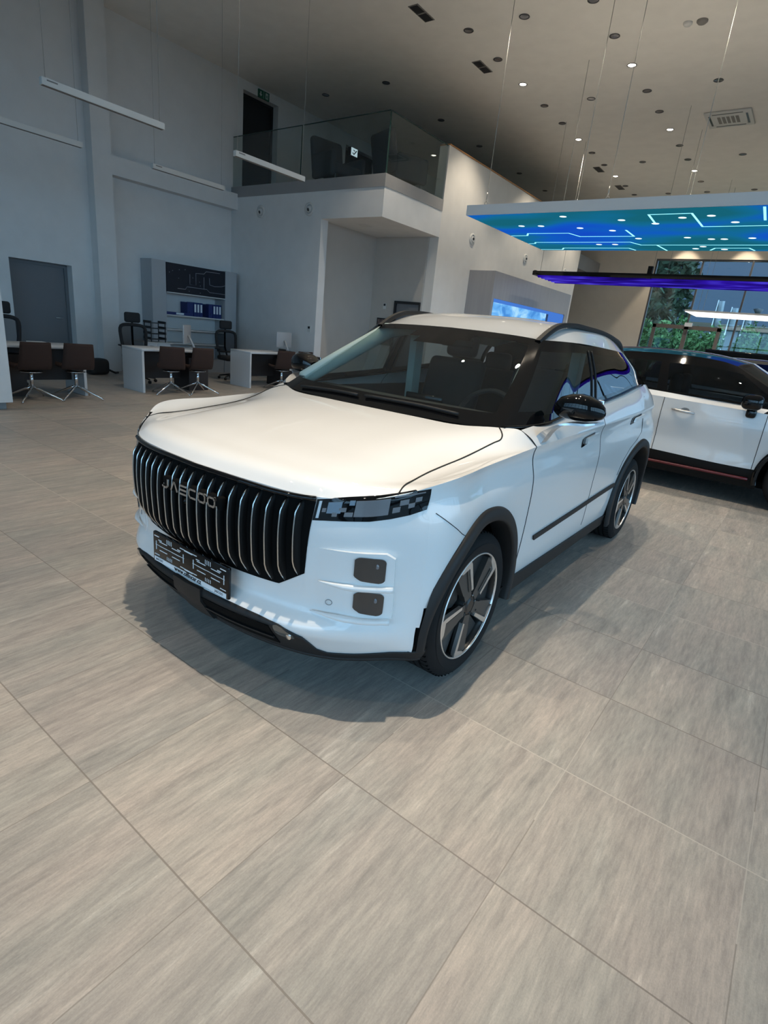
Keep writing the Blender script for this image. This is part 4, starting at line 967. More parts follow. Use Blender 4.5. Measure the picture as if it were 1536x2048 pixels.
for t in tr:
    a = MB(); W_ = .016
    for (p, q) in zip(t, t[1:]):
        p = Vector((*p, 0)); q = Vector((*q, 0)); d = (q-p).normalized(); n = Vector((-d.y, d.x, 0))*W_; e = d*W_*.6; z = Vector((0, 0, CZ-.006))
        a.add([p-e-n+z, p-e+n+z, q+e+n+z, q+e-n+z], [(0, 1, 2, 3)])
    a.build('light_trace', M['trace_light'], lum)
for (x, y) in ((-3.739, 9.131), (-2.949, 9.479), (-4.704, 9.741), (-4.361, 9.775), (-3.761, 9.995), (-3.296, 10.239), (-2.089, 9.421), (-1.711, 9.346), (-1.466, 9.792), (-3.05, 10.945), (-2.265, 10.892), (-1.93, 11.035), (-1.744, 11.043), (-1.348, 10.976), (-2.526, 9.775), (-3.9, 11.50), (-3.6, 11.50), (-2.15, 11.72), (-2.3, 11.93), (-1.85, 12.0)):
    a = MB(); a.lathe([(.055, CZ-.006), (.0, CZ-.0061)], 16); a.xform(Matrix.Translation((x, y, 0))); a.build('light_dot', M['dot_light'], lum)
for (x, y) in ((-5.0, 8.92), (-3.06, 8.98), (-3.75, 9.62), (-2.1, 9.62), (-5.0, 12.1), (-.9, 12.1)):
    a = MB(); a.tube([(x, y, CZ+.20), (x, y, H)], .0045, 6); wz = a.build('suspension_wire', M['steel_wire'], o)
    a = MB(); a.tube([(x+.028*math.cos(q), y, CZ+.178+.028*math.sin(q)) for q in [2*PI*k/14 for k in range(14)]], .006, 6, closed=True); a.tube([(x, y, CZ+.21), (x, y, CZ+.34)], .010, 8); a.build('turnbuckle', M['steel_wire'], wz)
tag(o, 'large suspended light canopy glowing blue with circuit lines, pale frame', 'light canopy')
# violet lamp
o = empty('violet_lamp', (0, 0, 0)); Z = 3.2; VX0, VX1, VY0, VY1 = -6.55, 5.2, 14.65, 16.3
a = MB(); a.box(VX0, VX1, VY0, VY0+.06, Z, Z+.10); a.build('front_rail', M['gloss_black'], o)
a = MB(); a.box(VX0, VX1, VY1-.06, VY1, Z, Z+.10); a.build('rear_rail', M['gloss_black'], o)
a = MB(); a.box(VX0, VX0+.06, VY0+.06, VY1-.06, Z, Z+.12); a.build('end_cap', M['gloss_black'], o)
a = MB(); a.box(-3.72, -3.62, VY0-.01, VY0+.10, Z-.01, Z+.26); a.build('bracket', M['gloss_black'], o)
a = MB(); a.box(VX0+.06, VX1, VY0+.06, VY1-.06, Z+.07, Z+.09); a.build('backing', M['dark_void'], o)
for k in range(6):
    y = VY0+.22+k*.24
    a = MB(); a.tube([(VX0+.08, y, Z+.02), (VX1, y, Z+.02)], .060, 10); a.build('violet_tube', M['violet'], o)
for x, y in ((-6.45, 14.9), (-3.67, 14.9), (-6.45, 16.4), (-3.67, 16.4)):
    a = MB(); a.tube([(x, y, Z+.08), (x, y, H)], .004, 6); a.build('suspension_wire', M['steel_wire'], o)
tag(o, 'long hanging lamp with violet tubes in a black frame', 'lamp')
o = empty('glow_panel', (0, 0, 0)); a = MB(); a.box(-3.75, .9, 20.1, 22.3, 2.93, 2.98); a.build('housing', M['off_white'], o); a = MB(); a.add([(-3.74, 20.11, 2.928), (.89, 20.11, 2.928), (.89, 22.29, 2.928), (-3.74, 22.29, 2.928)], [(3, 2, 1, 0)]); a.build('diffuser', M['light_white'], o)  # emissive sheet under a flat hung housing
for x in (-3.5, .6):
    for y in (20.8, 21.7):
        a = MB(); a.tube([(x, y, 2.98), (x, y, H-.004)], .004, 6); a.build('suspension_wire', M['steel_wire'], o)
tag(o, 'flat white glowing panel hanging before the back window', 'lamp')
# linear pendants, off
def pendant(x, y0, y1, z, label):
    o = empty('linear_pendant', (x, (y0+y1)/2, z)); h = (y1-y0)/2
    a = MB(); a.box(-.032, .032, -h, h, -.035, .035); a.build('housing', M['off_white'], o)
    a = MB(); a.box(-.026, .026, -h+.01, h-.01, -.038, -.035); a.build('diffuser', M['vent_grey'], o)
    a = MB(); a.box(.032, .0335, -h+.05, -h+.16, .008, .022); a.build('type_plate', M['vent_grey'], o)
    for s in (-1, 1):
        a = MB(); a.tube([(0, s*h*.93, .035), (0, s*h*.93, H-z)], .0025, 5); a.build('cord', M['steel_wire'], o)
    return tag(o, label, 'pendant lamp')
pendant(-7.31, 3.16, 4.58, 3.6, 'pale linear pendant lamp, upper left, larger one of the near row')
pendant(-7.27, 5.65, 7.0, 3.6, 'pale linear pendant lamp hanging in front of the black gallery door')
pendant(-9.50, 3.25, 4.61, 3.6, 'grey linear pendant lamp cut by the left edge of the photo')
pendant(-9.40, 5.67, 7.07, 3.6, 'grey linear pendant lamp in front of the wall beam, above the middle desk')
# air nozzles on the walls
def nozzle(loc, rot, label):
    o = empty('air_nozzle', loc); a = MB(); Mx = Matrix.Rotation(rot[1], 4, 'Z') @ Matrix.Rotation(R(90), 4, rot[0])
    a.lathe([(.135, 0), (.135, .02), (.10, .035), (.085, .02), (.075, -.01)], 28, Mx); a.build('ring', M['off_white'], o)
    b = MB(); b.lathe([(.075, .0), (.06, .05), (.035, .06), (.03, .02), (0, .02)], 20, Mx @ Matrix.Rotation(R(18), 4, 'X')); b.build('jet', M['off_white'], o); b = MB(); b.lathe([(.040, .052), (0, .056)], 14, Mx @ Matrix.Rotation(R(18), 4, 'X')); b.build('jet_hole', M['lamp_ring'], o); return tag(o, label, 'air nozzle')
nozzle((GX, 13.30, 3.82), ('Y', 0), 'round air nozzle on the cream wall, nearest of three, left of the canopy')
nozzle((GX, 16.55, 3.85), ('Y', 0), 'round air nozzle on the cream wall, middle one under the canopy edge')
nozzle((GX, 19.8, 3.90), ('Y', 0), 'round air nozzle on the cream wall, farthest, near its end')
nozzle((-9.76, GY, 3.80), ('X', 0), 'round air nozzle with dark centre on the gallery front, right one')
nozzle((-11.37, GY, 3.80), ('X', 0), 'round pale air nozzle on the gallery front, left one')
# exit sign
o = empty('exit_sign', (XL, 10.53, 6.57)); M['sign_green'] = mat('sign_green', (.01, .10, .06), .4); M['sign_white'] = mat('sign_white', (.55, .62, .58), .4)
a = MB(); a.box(0, .03, -.17, .17, -.085, .085); a.build('sign_plate', M['sign_green'], o)
a = MB(); a.box(.03, .032, -.115, -.085, -.01, .05); a.add([(.032, -.145, -.005), (.032, -.055, -.005), (.032, -.10, -.055)], [(0, 1, 2)]); a.box(.03, .032, -.01, -.004, -.075, .075); a.box(.03, .032, .05, .13, -.06, .06); a.build('arrow_and_door', M['sign_white'], o)
a = MB(); a.box(.032, .033, .075, .105, -.03, .015); a.box(.032, .033, .082, .098, .022, .04); a.box(.032, .033, .07, .08, -.055, -.03); a.box(.032, .033, .10, .11, -.055, -.03); a.build('running_figure', M['sign_green'], o)
tag(o, 'green emergency exit sign with arrow above the black gallery door', 'exit sign')
o = empty('lit_sign', (XL, 13.97, 6.29)); a = MB(); a.box(-.10, .03, -.15, .15, -.11, .11); a.build('case', M['lamp_ring'], o); M['sign_lit'] = emis('sign_lit', (.72, .9, 1), .75)
a = MB(); a.box(.03, .033, -.14, .14, -.10, .10); a.build('lit_face', M['sign_lit'], o); a = MB(); a.tube([(.035, -.08, -.03), (.035, -.02, -.06), (.035, .09, .05)], .016, 6); a.tube([(.035, -.05, .045), (.035, .02, .03)], .012, 6); a.build('pictogram', M['door_grey'], o)
tag(o, 'small bright white sign at the second gallery door', 'sign')
# wall switches and the picture in the passage
def switch(loc, ax, label):
    o = empty('thermostat', loc); a = MB(); a.box(-.045, .045, -.012, 0, -.07, .07); a.build('plate', M['off_white'], o); a = MB(); a.box(-.030, .030, -.016, -.012, .005, .055); a.build('display', M['ink'], o); return tag(o, label, 'thermostat')
switch((-9.58, GY, 1.30), 'x', 'small wall thermostat beside the passage opening')
switch((-9.05, 11.72, 2.02), 'x', 'small wall thermostat inside the passage left of the door')
o = empty('picture', (-8.98, 11.72, 1.46)); a = MB(); a.box(-.26, .22, -.03, 0, -.38, .27); a.build('frame', M['ink'], o)
M['picture_print'] = mat('picture_print', (.12, .08, .07), .5); vary(M['picture_print'], 9, .9)
a = MB(); a.box(-.23, .19, -.033, -.03, -.35, .24); a.build('print', M['picture_print'], o); tag(o, 'dark framed picture on the end wall of the passage', 'picture')
a = MB(); a.box(-8.66, -7.98, 11.70, 11.72, 0, 2.10); d5 = struct(a, 'door_5', M['door_grey'])
a = MB(); a.box(-8.72, -8.66, 11.66, 11.72, 0, 2.16); a.box(-7.98, -7.965, 11.66, 11.72, 0, 2.16); a.box(-8.66, -7.98, 11.66, 11.72, 2.10, 2.16); a.build('door_frame', M['ink'], d5)
o = empty('recessed_light', (-8.75, 10.35, 3.6)); a = MB(); a.lathe([(.16, 0), (.15, -.012), (.11, -.008), (0, -.006)], 24); a.build('rim', M['off_white'], o); tag(o, 'round unlit ceiling light in the passage soffit', 'ceiling light')
# gallery armchairs
M['arm_fabric'] = mat('armchair_fabric', (.045, .052, .065), .9, bump=(300, .2))
def armchair(x, y, rz, label):
    o = empty('armchair', (x, y, 4.37), rz)
    a = MB(); a.rbox(-.36, .42, -.36, .36, .22, .44, .07); a.build('seat', M['arm_fabric'], o)
    a = MB(); a.rbox(-.09, .09, -.42, .42, 0, .80, .08); a.xform(Matrix.Translation((-.40, 0, .28)) @ Matrix.Rotation(R(-12), 4, 'Y')); a.build('backrest', M['arm_fabric'], o)
    for s in (-1, 1):
        a = MB(); a.rbox(-.40, .40, s*.40-.07, s*.40+.07, .16, .66, .06); a.build('armrest', M['arm_fabric'], o)
    for sx in (-.3, .32):
        for sy in (-.3, .3):
            a = MB(); a.tube([(sx, sy, .22), (sx*1.1, sy*1.1, 0)], [.016, .011], 8); a.build('leg', M['silver'], o)
    return tag(o, label, 'armchair')
armchair(-9.75, 10.45, R(-12), 'dark armchair on the gallery behind the front glass, left of two')
armchair(-8.42, 11.05, R(70), 'dark armchair on the gallery behind the side glass, right of two')
# display wall with blue screen niche
o = empty('display_wall', (0, 0, 0)); X1 = -6.97; a = MB()
a.box(GX, X1, 13.40, 13.52, 0, 3.12); a.box(GX, X1, 18.62, 18.87, 0, 3.12); a.box(GX, X1, 13.52, 18.62, 2.49, 3.12); a.box(GX, X1, 13.52, 18.62, 0, 1.55); a.box(GX, -7.55, 13.52, 18.62, 1.55, 2.49); a.build('cabinet', M['panel_grey'], o)
a = MB(); a.box(-7.55, -7.46, 13.54, 18.30, 1.57, 2.47); a.build('screen', M['screen_ice'], o); a = MB(); a.box(-7.50, X1-.03, 18.58, 18.615, 1.57, 2.47); a.build('lit_niche_side', M['niche_glow'], o)
a = MB(); a.box(-7.50, X1-.03, 13.54, 18.56, 2.465, 2.488); a.build('lit_niche_top', M['niche_glow'], o)  # niche side and top glow to stand in for screen light on them
tag(o, 'grey display wall with a glowing ice-blue screen in its niche', 'display wall')
o = empty('black_panel', (-2.0, 13.9, 0)); a = MB(); a.rbox(0, 3.2, 0, .12, .12, 1.76, .03); a.build('board', M['gloss_black'], o)
for x in (.3, 2.9):
    a = MB(); a.rbox(x-.05, x+.05, -.25, .37, 0, .13, .01); a.build('foot', M['black_plastic'], o)
tag(o, 'wide black display board standing behind the white cars at right', 'board')
# white partition at the left edge
o = empty('partition', (0, 0, 0)); a = MB(); a.box(-9.6, -8.10, 2.60, 2.84, .10, 2.3); a.build('panel', M['wall_white'], o); a = MB(); a.box(-9.55, -8.22, 2.64, 2.80, 0, .10); a.build('plinth', M['fascia_grey'], o)
tag(o, 'tall white partition panel at the left edge of the photo', 'partition')
# shelf unit
M['cab_grey'] = mat('cabinet_grey', (.40, .42, .44), .6); M['binder_blue'] = mat('binder_blue', (.010, .025, .14), .5); M['navy'] = mat('navy', (.003, .004, .012), .4)
o = empty('shelf_unit', (XL, 0, 0)); D = .44
for y0, y1 in ((7.18, 7.52), (9.12, 9.46)):
    a = MB(); a.box(0, D, y0, y1, 0, 2.42); a.build('side_column', M['cab_grey'], o)
a = MB(); a.box(0, .03, 7.52, 9.12, 0, 2.42); a.build('back_panel', M['wall_white'], o)
a = MB(); a.box(.03, D-.02, 7.52, 9.12, 0, .30); a.build('base', M['cab_grey'], o)
for z in (1.30, .985, .675):
    a = MB(); a.box(.03, D-.03, 7.52, 9.12, z-.028, z); a.build('shelf', M['off_white'], o)
a = MB(); a.box(.03, D+.01, 7.53, 9.11, 1.78, 2.40); sg = a.build('sign_box', M['navy'], o)
a = MB(); a.box(.03, D+.015, 7.53, 9.11, 1.765, 1.785); a.build('sign_edge', M['off_white'], sg)
M['trace_pale'] = mat('trace_pale', (.22, .22, .26), .5); a = MB(); sx = D+.014
for t in ([(8.12, 2.22), (8.12, 2.00), (8.28, 2.00), (8.28, 2.26), (8.50, 2.27), (8.56, 2.33), (8.95, 2.34)], [(8.50, 2.20), (8.50, 1.93)], [(8.65, 2.20), (8.66, 2.05), (8.80, 2.03), (9.0, 2.05), (9.1, 2.08)], [(7.80, 1.88), (8.0, 1.88), (8.04, 1.94), (8.58, 1.94), (8.66, 1.88), (9.1, 1.88)]):
    a.tube([(sx, y, z) for y, z in t], .008, 5)
for y, z in ((7.6, 2.2), (7.68, 2.24), (7.85, 2.28), (7.83, 2.1), (8.2, 2.15), (8.38, 2.08), (8.0, 2.3), (8.4, 2.0), (8.1, 1.85), (8.4, 1.84)): a.box(sx-.003, sx+.004, y-.008, y+.008, z-.008, z+.008)
a.build('circuit_pattern', M['trace_pale'], sg)
tag(o, 'grey shelf unit with a dark circuit-pattern sign box at its top', 'shelf unit')
def binder(y, z, label, lying=False, w=.075):
    o = empty('binder', (XL+.05, y, z)); a = MB()
    if lying: a.box(0, .30, 0, .62, 0, .06)
    else: a.box(0, .29, 0, w, 0, .32)
    a.build('cover', M['binder_blue'], o); a = MB()
    if lying: a.box(.30, .302, .28, .48, .012, .052)
    else: a.box(.29, .292, .014, w-.014, .10, .28)
    a.build('spine_label', M['plate_white'], o)
    return tag(o, label, 'binder')
for k, lb in enumerate(('blue binder on the top shelf, left one of the left group of three', 'blue binder on the top shelf, middle of the left group of three', 'blue binder on the top shelf, right one of the left group')): binder(8.30+.083*k, 1.30, lb)
for k, lb in enumerate(('blue binder on the top shelf, left one of the right group', 'blue binder on the top shelf, middle of the right group beside the column', 'blue binder on the top shelf, rightmost, against the column')): binder(8.84+.083*k, 1.30, lb)
a_ = [(8.13, 'dark blue box file without visible label, left of the left binder group'), (8.72, 'dark blue box file without visible label, left of the right binder group')]
for y, lb in a_:
    o = empty('box_file', (XL+.05, y, 1.30)); a = MB(); a.box(0, .28, 0, .16 if y < 8.5 else .11, 0, .31); a.build('body', M['binder_blue'], o); a = MB(); a.lathe([(.014, .281), (0, .282)], 12, Matrix.Translation((0, .05, .09)) @ Matrix.Rotation(R(90), 4, 'Y')); a.build('finger_hole', M['ink'], o); tag(o, lb, 'box file')
binder(7.50+.04, 1.30, 'dark blue binder lying flat at the left of the top shelf', True)
# desks
M['desk_white'] = mat('desk_white', (.66, .68, .70), .45); M['desk_dark'] = mat('desk_dark', (.025, .017, .015), .5)
def desk(x, y0, y1, end, label):
    # x: customer-side edge; end: which end carries the white side panel (0 near, 1 far), the other end stands on the pedestal
    o = empty('desk', (x, y0, 0)); L_ = y1-y0; d = .66
    a = MB(); a.rbox(-d, 0, 0, L_, .705, .745, .004, 1); a.build('desktop', M['desk_white'], o)
    yp = 0 if end == 0 else L_-.04
    a = MB(); a.box(-d+.005, -.005, yp, yp+.04, 0, .705); a.build('side_panel', M['desk_white'], o)
    a = MB(); a.box(-.42, -.40, .05, L_-.05, .20, .70); a.build('modesty_panel', M['desk_dark'], o)
    yq = L_-.46 if end == 0 else .06
    a = MB(); a.box(-.62, -.12, yq, yq+.42, 0, .60); p = a.build('pedestal', M['desk_dark'], o)
    a = MB(); a.box(-.5, -.2, yq+.18, yq+.24, .60, .705); a.build('support', M['desk_dark'], p)
    return tag(o, label, 'desk')
desk(-9.05, 2.95, 4.24, 1, 'white desk at left by the grey door, partly behind the partition')
desk(-9.18, 5.25, 6.70, 0, 'white desk in the middle, in front of the shelf unit')
desk(-9.42, 7.78, 9.25, 0, 'white desk nearest the passage, partly hidden by the car')
M['brown_fabric'] = mat('brown_fabric', (.040, .020, .015), .85, bump=(250, .2))
def visitor_chair(x, y, rz, label):
    o = empty('visitor_chair', (x, y, 0), rz)
    pr = [(-.25, .455), (-.20, .440), (-.05, .430), (.08, .432), (.155, .46), (.195, .54), (.225, .66), (.25, .82)]
    c = cr([(p[0], 0, p[1]) for p in pr], 4); G = []
    for k, p in enumerate(c):
        u = k/(len(c)-1); hw = .188+.036*math.sin(u*PI*.9); G.append([Vector((p.x-.03*abs(v)**2, v*hw, p.z+(.035*abs(v)**3 if u < .5 else 0))) for v in (-1, -.75, -.4, 0, .4, .75, 1)])
    a = MB(); a.grid(G); a.build('seat_shell', M['brown_fabric'], o, solid=.035)
    a = MB(); a.tube([(0, 0, .40), (0, 0, .17)], .024, 12); a.lathe([(.0, .415), (.14, .410), (.15, .40), (.03, .385)], 20); a.build('column', M['chrome'], o)
    for k in range(4):
        q = PI/4+k*PI/2; cx, cy = math.cos(q), math.sin(q)
        a = MB(); a.tube([(0, 0, .19), (.10*cx, .10*cy, .155), (.25*cx, .25*cy, .085), (.37*cx, .37*cy, .035), (.39*cx, .39*cy, .0)], [.022, .018, .014, .011, .012], 8); a.build('leg', M['chrome'], o)
    return tag(o, label, 'chair')
visitor_chair(-8.82, 3.36, R(4), 'brown visitor chair at the left desk, next to the white partition')
visitor_chair(-8.84, 3.98, R(-6), 'brown visitor chair at the left desk, by its white side panel')
visitor_chair(-8.98, 5.66, R(-24), 'brown visitor chair at the middle desk, left one, turned slightly')
visitor_chair(-9.00, 6.22, R(-6), 'brown visitor chair at the middle desk, right one, by the dark pedestal')
visitor_chair(-9.15, 8.42, R(-16), 'brown visitor chair at the desk nearest the passage, left one')
visitor_chair(-9.20, 8.98, R(-4), 'brown visitor chair at the desk nearest the passage, right one beside the car')
M['mesh_black'] = mat('mesh_black', (.02, .02, .022), .8, bump=(400, .4)); M['mesh_net'] = glass('mesh_net', (.35, .35, .36), f0=1.05)
def office_chair(x, y, rz, label):
    o = empty('office_chair', (x, y, 0), rz)                # faces +x
    a = MB(); a.rbox(-.24, .27, -.27, .27, .43, .53, .045); a.build('seat', M['mesh_black'], o)
    a = MB(); fr = [(-.27, -.21, .60), (-.31, -.235, .80), (-.34, -.22, 1.02), (-.345, 0, 1.06), (-.34, .22, 1.02), (-.31, .235, .80), (-.27, .21, .60)]
    a.tube([tuple(p) for p in cr(fr, 4)], .032, 8); a.tube([(-.27, -.21, .60), (-.27, .21, .60)], .018, 8); bk = a.build('backrest_frame', M['mesh_black'], o)
    a = MB(); a.grid([[Vector((x0+.02*(1-v*v), v*w, z)) for v in (-1, -.5, 0, .5, 1)] for x0, z, w in ((-.28, .60, .2), (-.32, .80, .225), (-.345, 1.04, .21))]); a.build('mesh_back', M['mesh_net'], bk)
    a = MB(); a.rbox(-.39, -.31, -.15, .15, 1.10, 1.29, .038); a.build('headrest', M['mesh_black'], o)
    a = MB(); a.tube([(-.26, 0, .50), (-.38, 0, .70), (-.39, 0, 1.0), (-.36, 0, 1.18)], .022, 8); a.build('spine', M['mesh_black'], o)
    for s in (-1, 1):
        a = MB(); a.tube([(-.05, s*.27, .48), (-.05, s*.30, .66)], .018, 8); a.rbox(-.18, .10, s*.30-.04, s*.30+.04, .66, .69, .012); a.build('armrest', M['mesh_black'], o)
    a = MB(); a.tube([(0, 0, .45), (0, 0, .09)], .028, 10); a.build('gas_column', M['black_plastic'], o)
    for k in range(5):
        q = 2*PI*k/5+.3; cx, cy = math.cos(q), math.sin(q); a = MB(); a.tube([(0, 0, .12), (.29*cx, .29*cy, .075)], [.024, .014], 8); lg = a.build('base_leg', M['black_plastic'], o)
        a = MB(); a.cyl((.29*cx-.02*cy, .29*cy+.02*cx, .03), (.29*cx+.02*cy, .29*cy-.02*cx, .03), .03, 12); a.build('caster', M['black_plastic'], lg)
    return tag(o, label, 'office chair')
office_chair(-10.35, 3.55, R(-25), 'black mesh office chair behind the left desk, half hidden by the partition')
office_chair(-10.55, 5.98, R(-12), 'black mesh office chair with headrest behind the middle desk')
office_chair(-10.75, 8.35, R(-12), 'black mesh office chair with headrest behind the desk nearest the passage')
M['pc_silver'] = mat('monitor_silver', (.42, .43, .44), .4, .2)
def monitor(x, y, z, rz, label):
    o = empty('monitor', (x, y, z), rz)
    a = MB(); a.rbox(-.012, .012, -.26, .26, .10, .43, .008); s = a.build('screen_back', M['pc_silver'], o); a = MB(); a.box(-.0135, -.0125, -.25, .25, .14, .42); a.build('screen', M['gloss_black'], s)
    a = MB(); a.tube([(.02, 0, .25), (.10, 0, .10), (.14, 0, .005)], [.02, .02, .02], 8); a.rbox(-.05, .16, -.09, .09, 0, .012, .004); a.build('stand', M['pc_silver'], o); return tag(o, label, 'monitor')
monitor(-9.50, 6.34, .7475, R(42), 'silver desktop monitor seen from the side on the middle desk')
monitor(-9.72, 8.98, .7475, R(8), 'silver monitor seen from behind on the desk nearest the passage')
o = empty('phone', (-9.45, 8.78, .7475)); a = MB(); a.rbox(-.10, .10, -.12, .12, 0, .05, .015); a.build('body', M['ink'], o); a = MB(); a.rbox(-.10, .10, -.12, -.06, .05, .085, .015); a.build('handset', M['ink'], o); tag(o, 'black desk phone in front of the monitor nearest the passage', 'phone')
o = empty('paper', (-9.36, 3.70, .746)); a = MB(); a.box(-.10, .12, -.12, .10, 0, .03); a.build('sheets', M['plate_white'], o); tag(o, 'white stack of paper on the left desk between the two chairs', 'paper')
o = empty('letter_tray', (-11.45, 6.86, .72))
for k in range(4):
    a = MB(); a.box(-.14, .14, -.18, .18, .05+.11*k, .062+.11*k); a.box(-.14, .14, .168, .18, .05+.11*k, .10+.11*k); a.box(-.14, .14, -.18, -.168, .05+.11*k, .10+.11*k); a.build('tray', M['ink'], o)
for sx in (-.13, .13):
    a = MB(); a.box(sx-.008, sx+.008, -.17, -.155, 0, .43); a.box(sx-.008, sx+.008, .155, .17, 0, .43); a.build('upright', M['ink'], o)
tag(o, 'black tiered letter tray beside the office chair, left of the shelf unit', 'letter tray')
o = empty('sideboard', (-11.55, 6.85, 0)); a = MB(); a.box(-.25, .25, -.35, .28, .03, .70); a.build('carcass', M['desk_white'], o); a = MB(); a.box(.25, .262, -.34, -.04, .05, .69); a.box(.25, .262, -.03, .27, .05, .69); a.build('door', M['desk_white'], o); a = MB(); a.box(-.26, .27, -.36, .29, .70, .72); a.build('top', M['off_white'], o)
a = MB(); a.box(-.23, .23, -.33, .26, 0, .03); a.build('plinth', M['ink'], o); tag(o, 'low white sideboard under the black letter tray', 'sideboard')
o = empty('backpack', (-11.72, 5.72, 0), R(10)); a = MB(); a.rbox(-.16, .16, -.23, .20, 0, .32, .09, 4); a.build('bag', M['seat_dark'], o); a = MB(); a.tube([(.05, .20, .10), (.10, .34, .03), (.05, .44, .03)], .02, 8); a.build('strap', M['seat_dark'], o); tag(o, 'black bag lying on the floor against the column', 'bag')
# ================================================================== the white and black crossovers behind
def build_crossover():
    root = empty('crossover', (1.08, 8.115, 0), R(90))
    P = M['paint2']
    rows = [
     [(0,.16,.20),(.45,.22,.20),(.75,.42,.20),(.84,.60,.20),(.86,.88,.20),(.86,1.40,.20),(.86,2.4,.20),(.86,3.1,.20),(.86,3.5,.20),(.84,4.0,.24),(.6,4.30,.28),(0,4.36,.28)],
     [(0,.05,.40),(.45,.12,.40),(.77,.34,.40),(.875,.58,.40),(.90,.88,.40),(.895,1.40,.38),(.895,2.4,.40),(.90,3.1,.42),(.905,3.5,.44),(.88,4.05,.46),(.62,4.36,.48),(0,4.42,.48)],
     [(0,.02,.62),(.45,.09,.62),(.77,.30,.62),(.885,.56,.62),(.912,.88,.64),(.885,1.40,.58),(.880,2.4,.60),(.905,3.1,.64),(.918,3.5,.66),(.88,4.05,.68),(.62,4.34,.70),(0,4.40,.70)],
     [(0,.06,.80),(.45,.13,.80),(.77,.33,.82),(.885,.56,.86),(.912,.88,.88),(.905,1.40,.84),(.908,2.4,.86),(.912,3.1,.90),(.918,3.5,.92),(.86,4.05,.95),(.60,4.28,.95),(0,4.33,.95)],
     [(0,.14,.90),(.45,.21,.90),(.76,.40,.93),(.875,.60,.96),(.895,.88,.985),(.885,1.40,1.02),(.885,2.4,1.05),(.885,3.1,1.08),(.88,3.5,1.10),(.80,4.05,1.10),(.55,4.22,1.08),(0,4.27,1.08)]]
    ncl = [5,5,5,9,12,16,14,10,10,6,6]; G = surf(rows, ncl, [6,6,8,5])
    aF, aR = ((.88,.35),.42), ((3.49,.35),.43)
    def keep(i, j):
        q = (G[i][j]+G[i+1][j+1])/2
        return all(math.hypot(q.y-c[0], q.z-c[1]) > r for c, r in (aF, aR))
    jc = [sum(ncl[:k]) for k in range(12)]
    def add(name, mat_, f):
        for s in (1, -1):
            mb = MB(); mb.grid(G, True, f); 
            if s < 0: mb.v = [(-x, y, z) for x, y, z in mb.v]; mb.f = [q[::-1] for q in mb.f]
            mb.build(name, mat_, root, weld=True)
    jd0, jd1, jd2 = jc[5]-1, jc[6], jc[7]+4
    lo = 7
    add('bumper', P, lambda i, j: keep(i, j) and i >= lo and j < jc[3])
    add('front_fender', P, lambda i, j: keep(i, j) and i >= lo and jc[3] <= j < jd0)
    add('front_door', P, lambda i, j: keep(i, j) and i >= lo and jd0 <= j < jd1)
    add('rear_door', P, lambda i, j: keep(i, j) and i >= lo and jd1 <= j < jd2)
    add('rear_quarter', P, lambda i, j: keep(i, j) and i >= lo and j >= jd2)
    add('lower_cladding', M['sill_black'], lambda i, j: keep(i, j) and i < lo)
    low = [(.72,.95,1.03),(.80,1.30,1.060),(.835,1.75,1.085),(.845,2.4,1.105),(.84,3.1,1.135),(.80,3.6,1.16),(.70,4.0,1.16)]
    top = [(.56,1.80,1.475),(.585,1.92,1.505),(.605,2.10,1.525),(.615,2.50,1.535),(.605,3.0,1.52),(.58,3.45,1.47),(.52,3.85,1.36)]
    midr = [((a[0]+b[0])/2+.025, (a[1]+b[1])/2, (a[2]+b[2])/2) for a, b in zip(low, top)]
    S = surf([low, midr, top], [8,9,10,12,10,10], [9,9])
    def zone(i, j):
        if 1 <= i < 14 and 5 <= j < 27: return 'front_window'
        if 1 <= i < 14 and 29 <= j < 47: return 'rear_window'
        return 'window_frame'
    for s in (1, -1):
        for z in ('front_window', 'rear_window', 'window_frame'):
            mb = MB(); mb.grid(S, True, lambda i, j: zone(i, j) == z)
            if s < 0: mb.v = [(-x, y, q) for x, y, q in mb.v]; mb.f = [q[::-1] for q in mb.f]
            mb.build(z, M['gloss_black'] if z == 'window_frame' else M['tint_glass'], root)
    sh = [(.885,1.40,1.02),(.885,2.4,1.05),(.885,3.1,1.08),(.88,3.5,1.10),(.80,4.05,1.10),(.55,4.22,1.08),(0,4.27,1.08)]
    be = [(.81,1.36,1.065),(.845,2.4,1.105),(.84,3.1,1.135),(.80,3.6,1.16),(.70,4.0,1.16),(.48,4.10,1.15),(0,4.14,1.15)]
    U = surf([sh, be], [12,10,8,8,6,6], [4]); mb = MB(); mb.grid(U); mirror_mb(mb); mb.build('shoulder', P, root, weld=True)
    Hd = surf([[(0,.14,.90),(.45,.21,.90),(.76,.40,.93),(.875,.60,.96)], [(0,.30,.96),(.45,.36,.955),(.74,.52,.955),(.890,.75,.975)], [(0,.65,1.01),(.42,.68,1.0),(.70,.80,.985),(.895,1.0,.995)], [(0,.86,1.035),(.40,.88,1.03),(.70,.97,1.028),(.885,1.40,1.02)]], [6,6,6], [5,6,5])
    mb = MB(); mb.grid(Hd); mirror_mb(mb); mb.build('bonnet', P, root, weld=True)
    W2 = surf([[(0,.86,1.03),(.40,.88,1.03),(.72,.95,1.03)], [(0,1.29,1.31),(.37,1.32,1.30),(.65,1.40,1.265)], [(0,1.68,1.525),(.32,1.70,1.515),(.56,1.80,1.475)]], [10,9], [9,9])
    mb = MB(); mb.grid(W2, True, lambda i, j: 2 <= i < 17 and j < 17); mirror_mb(mb); mb.build('windscreen', M['dark_glass'], root, weld=True)
    mb = MB(); mb.grid(W2, True, lambda i, j: not (2 <= i < 17 and j < 17)); mirror_mb(mb); mb.build('windscreen_border', M['gloss_black'], root, weld=True)
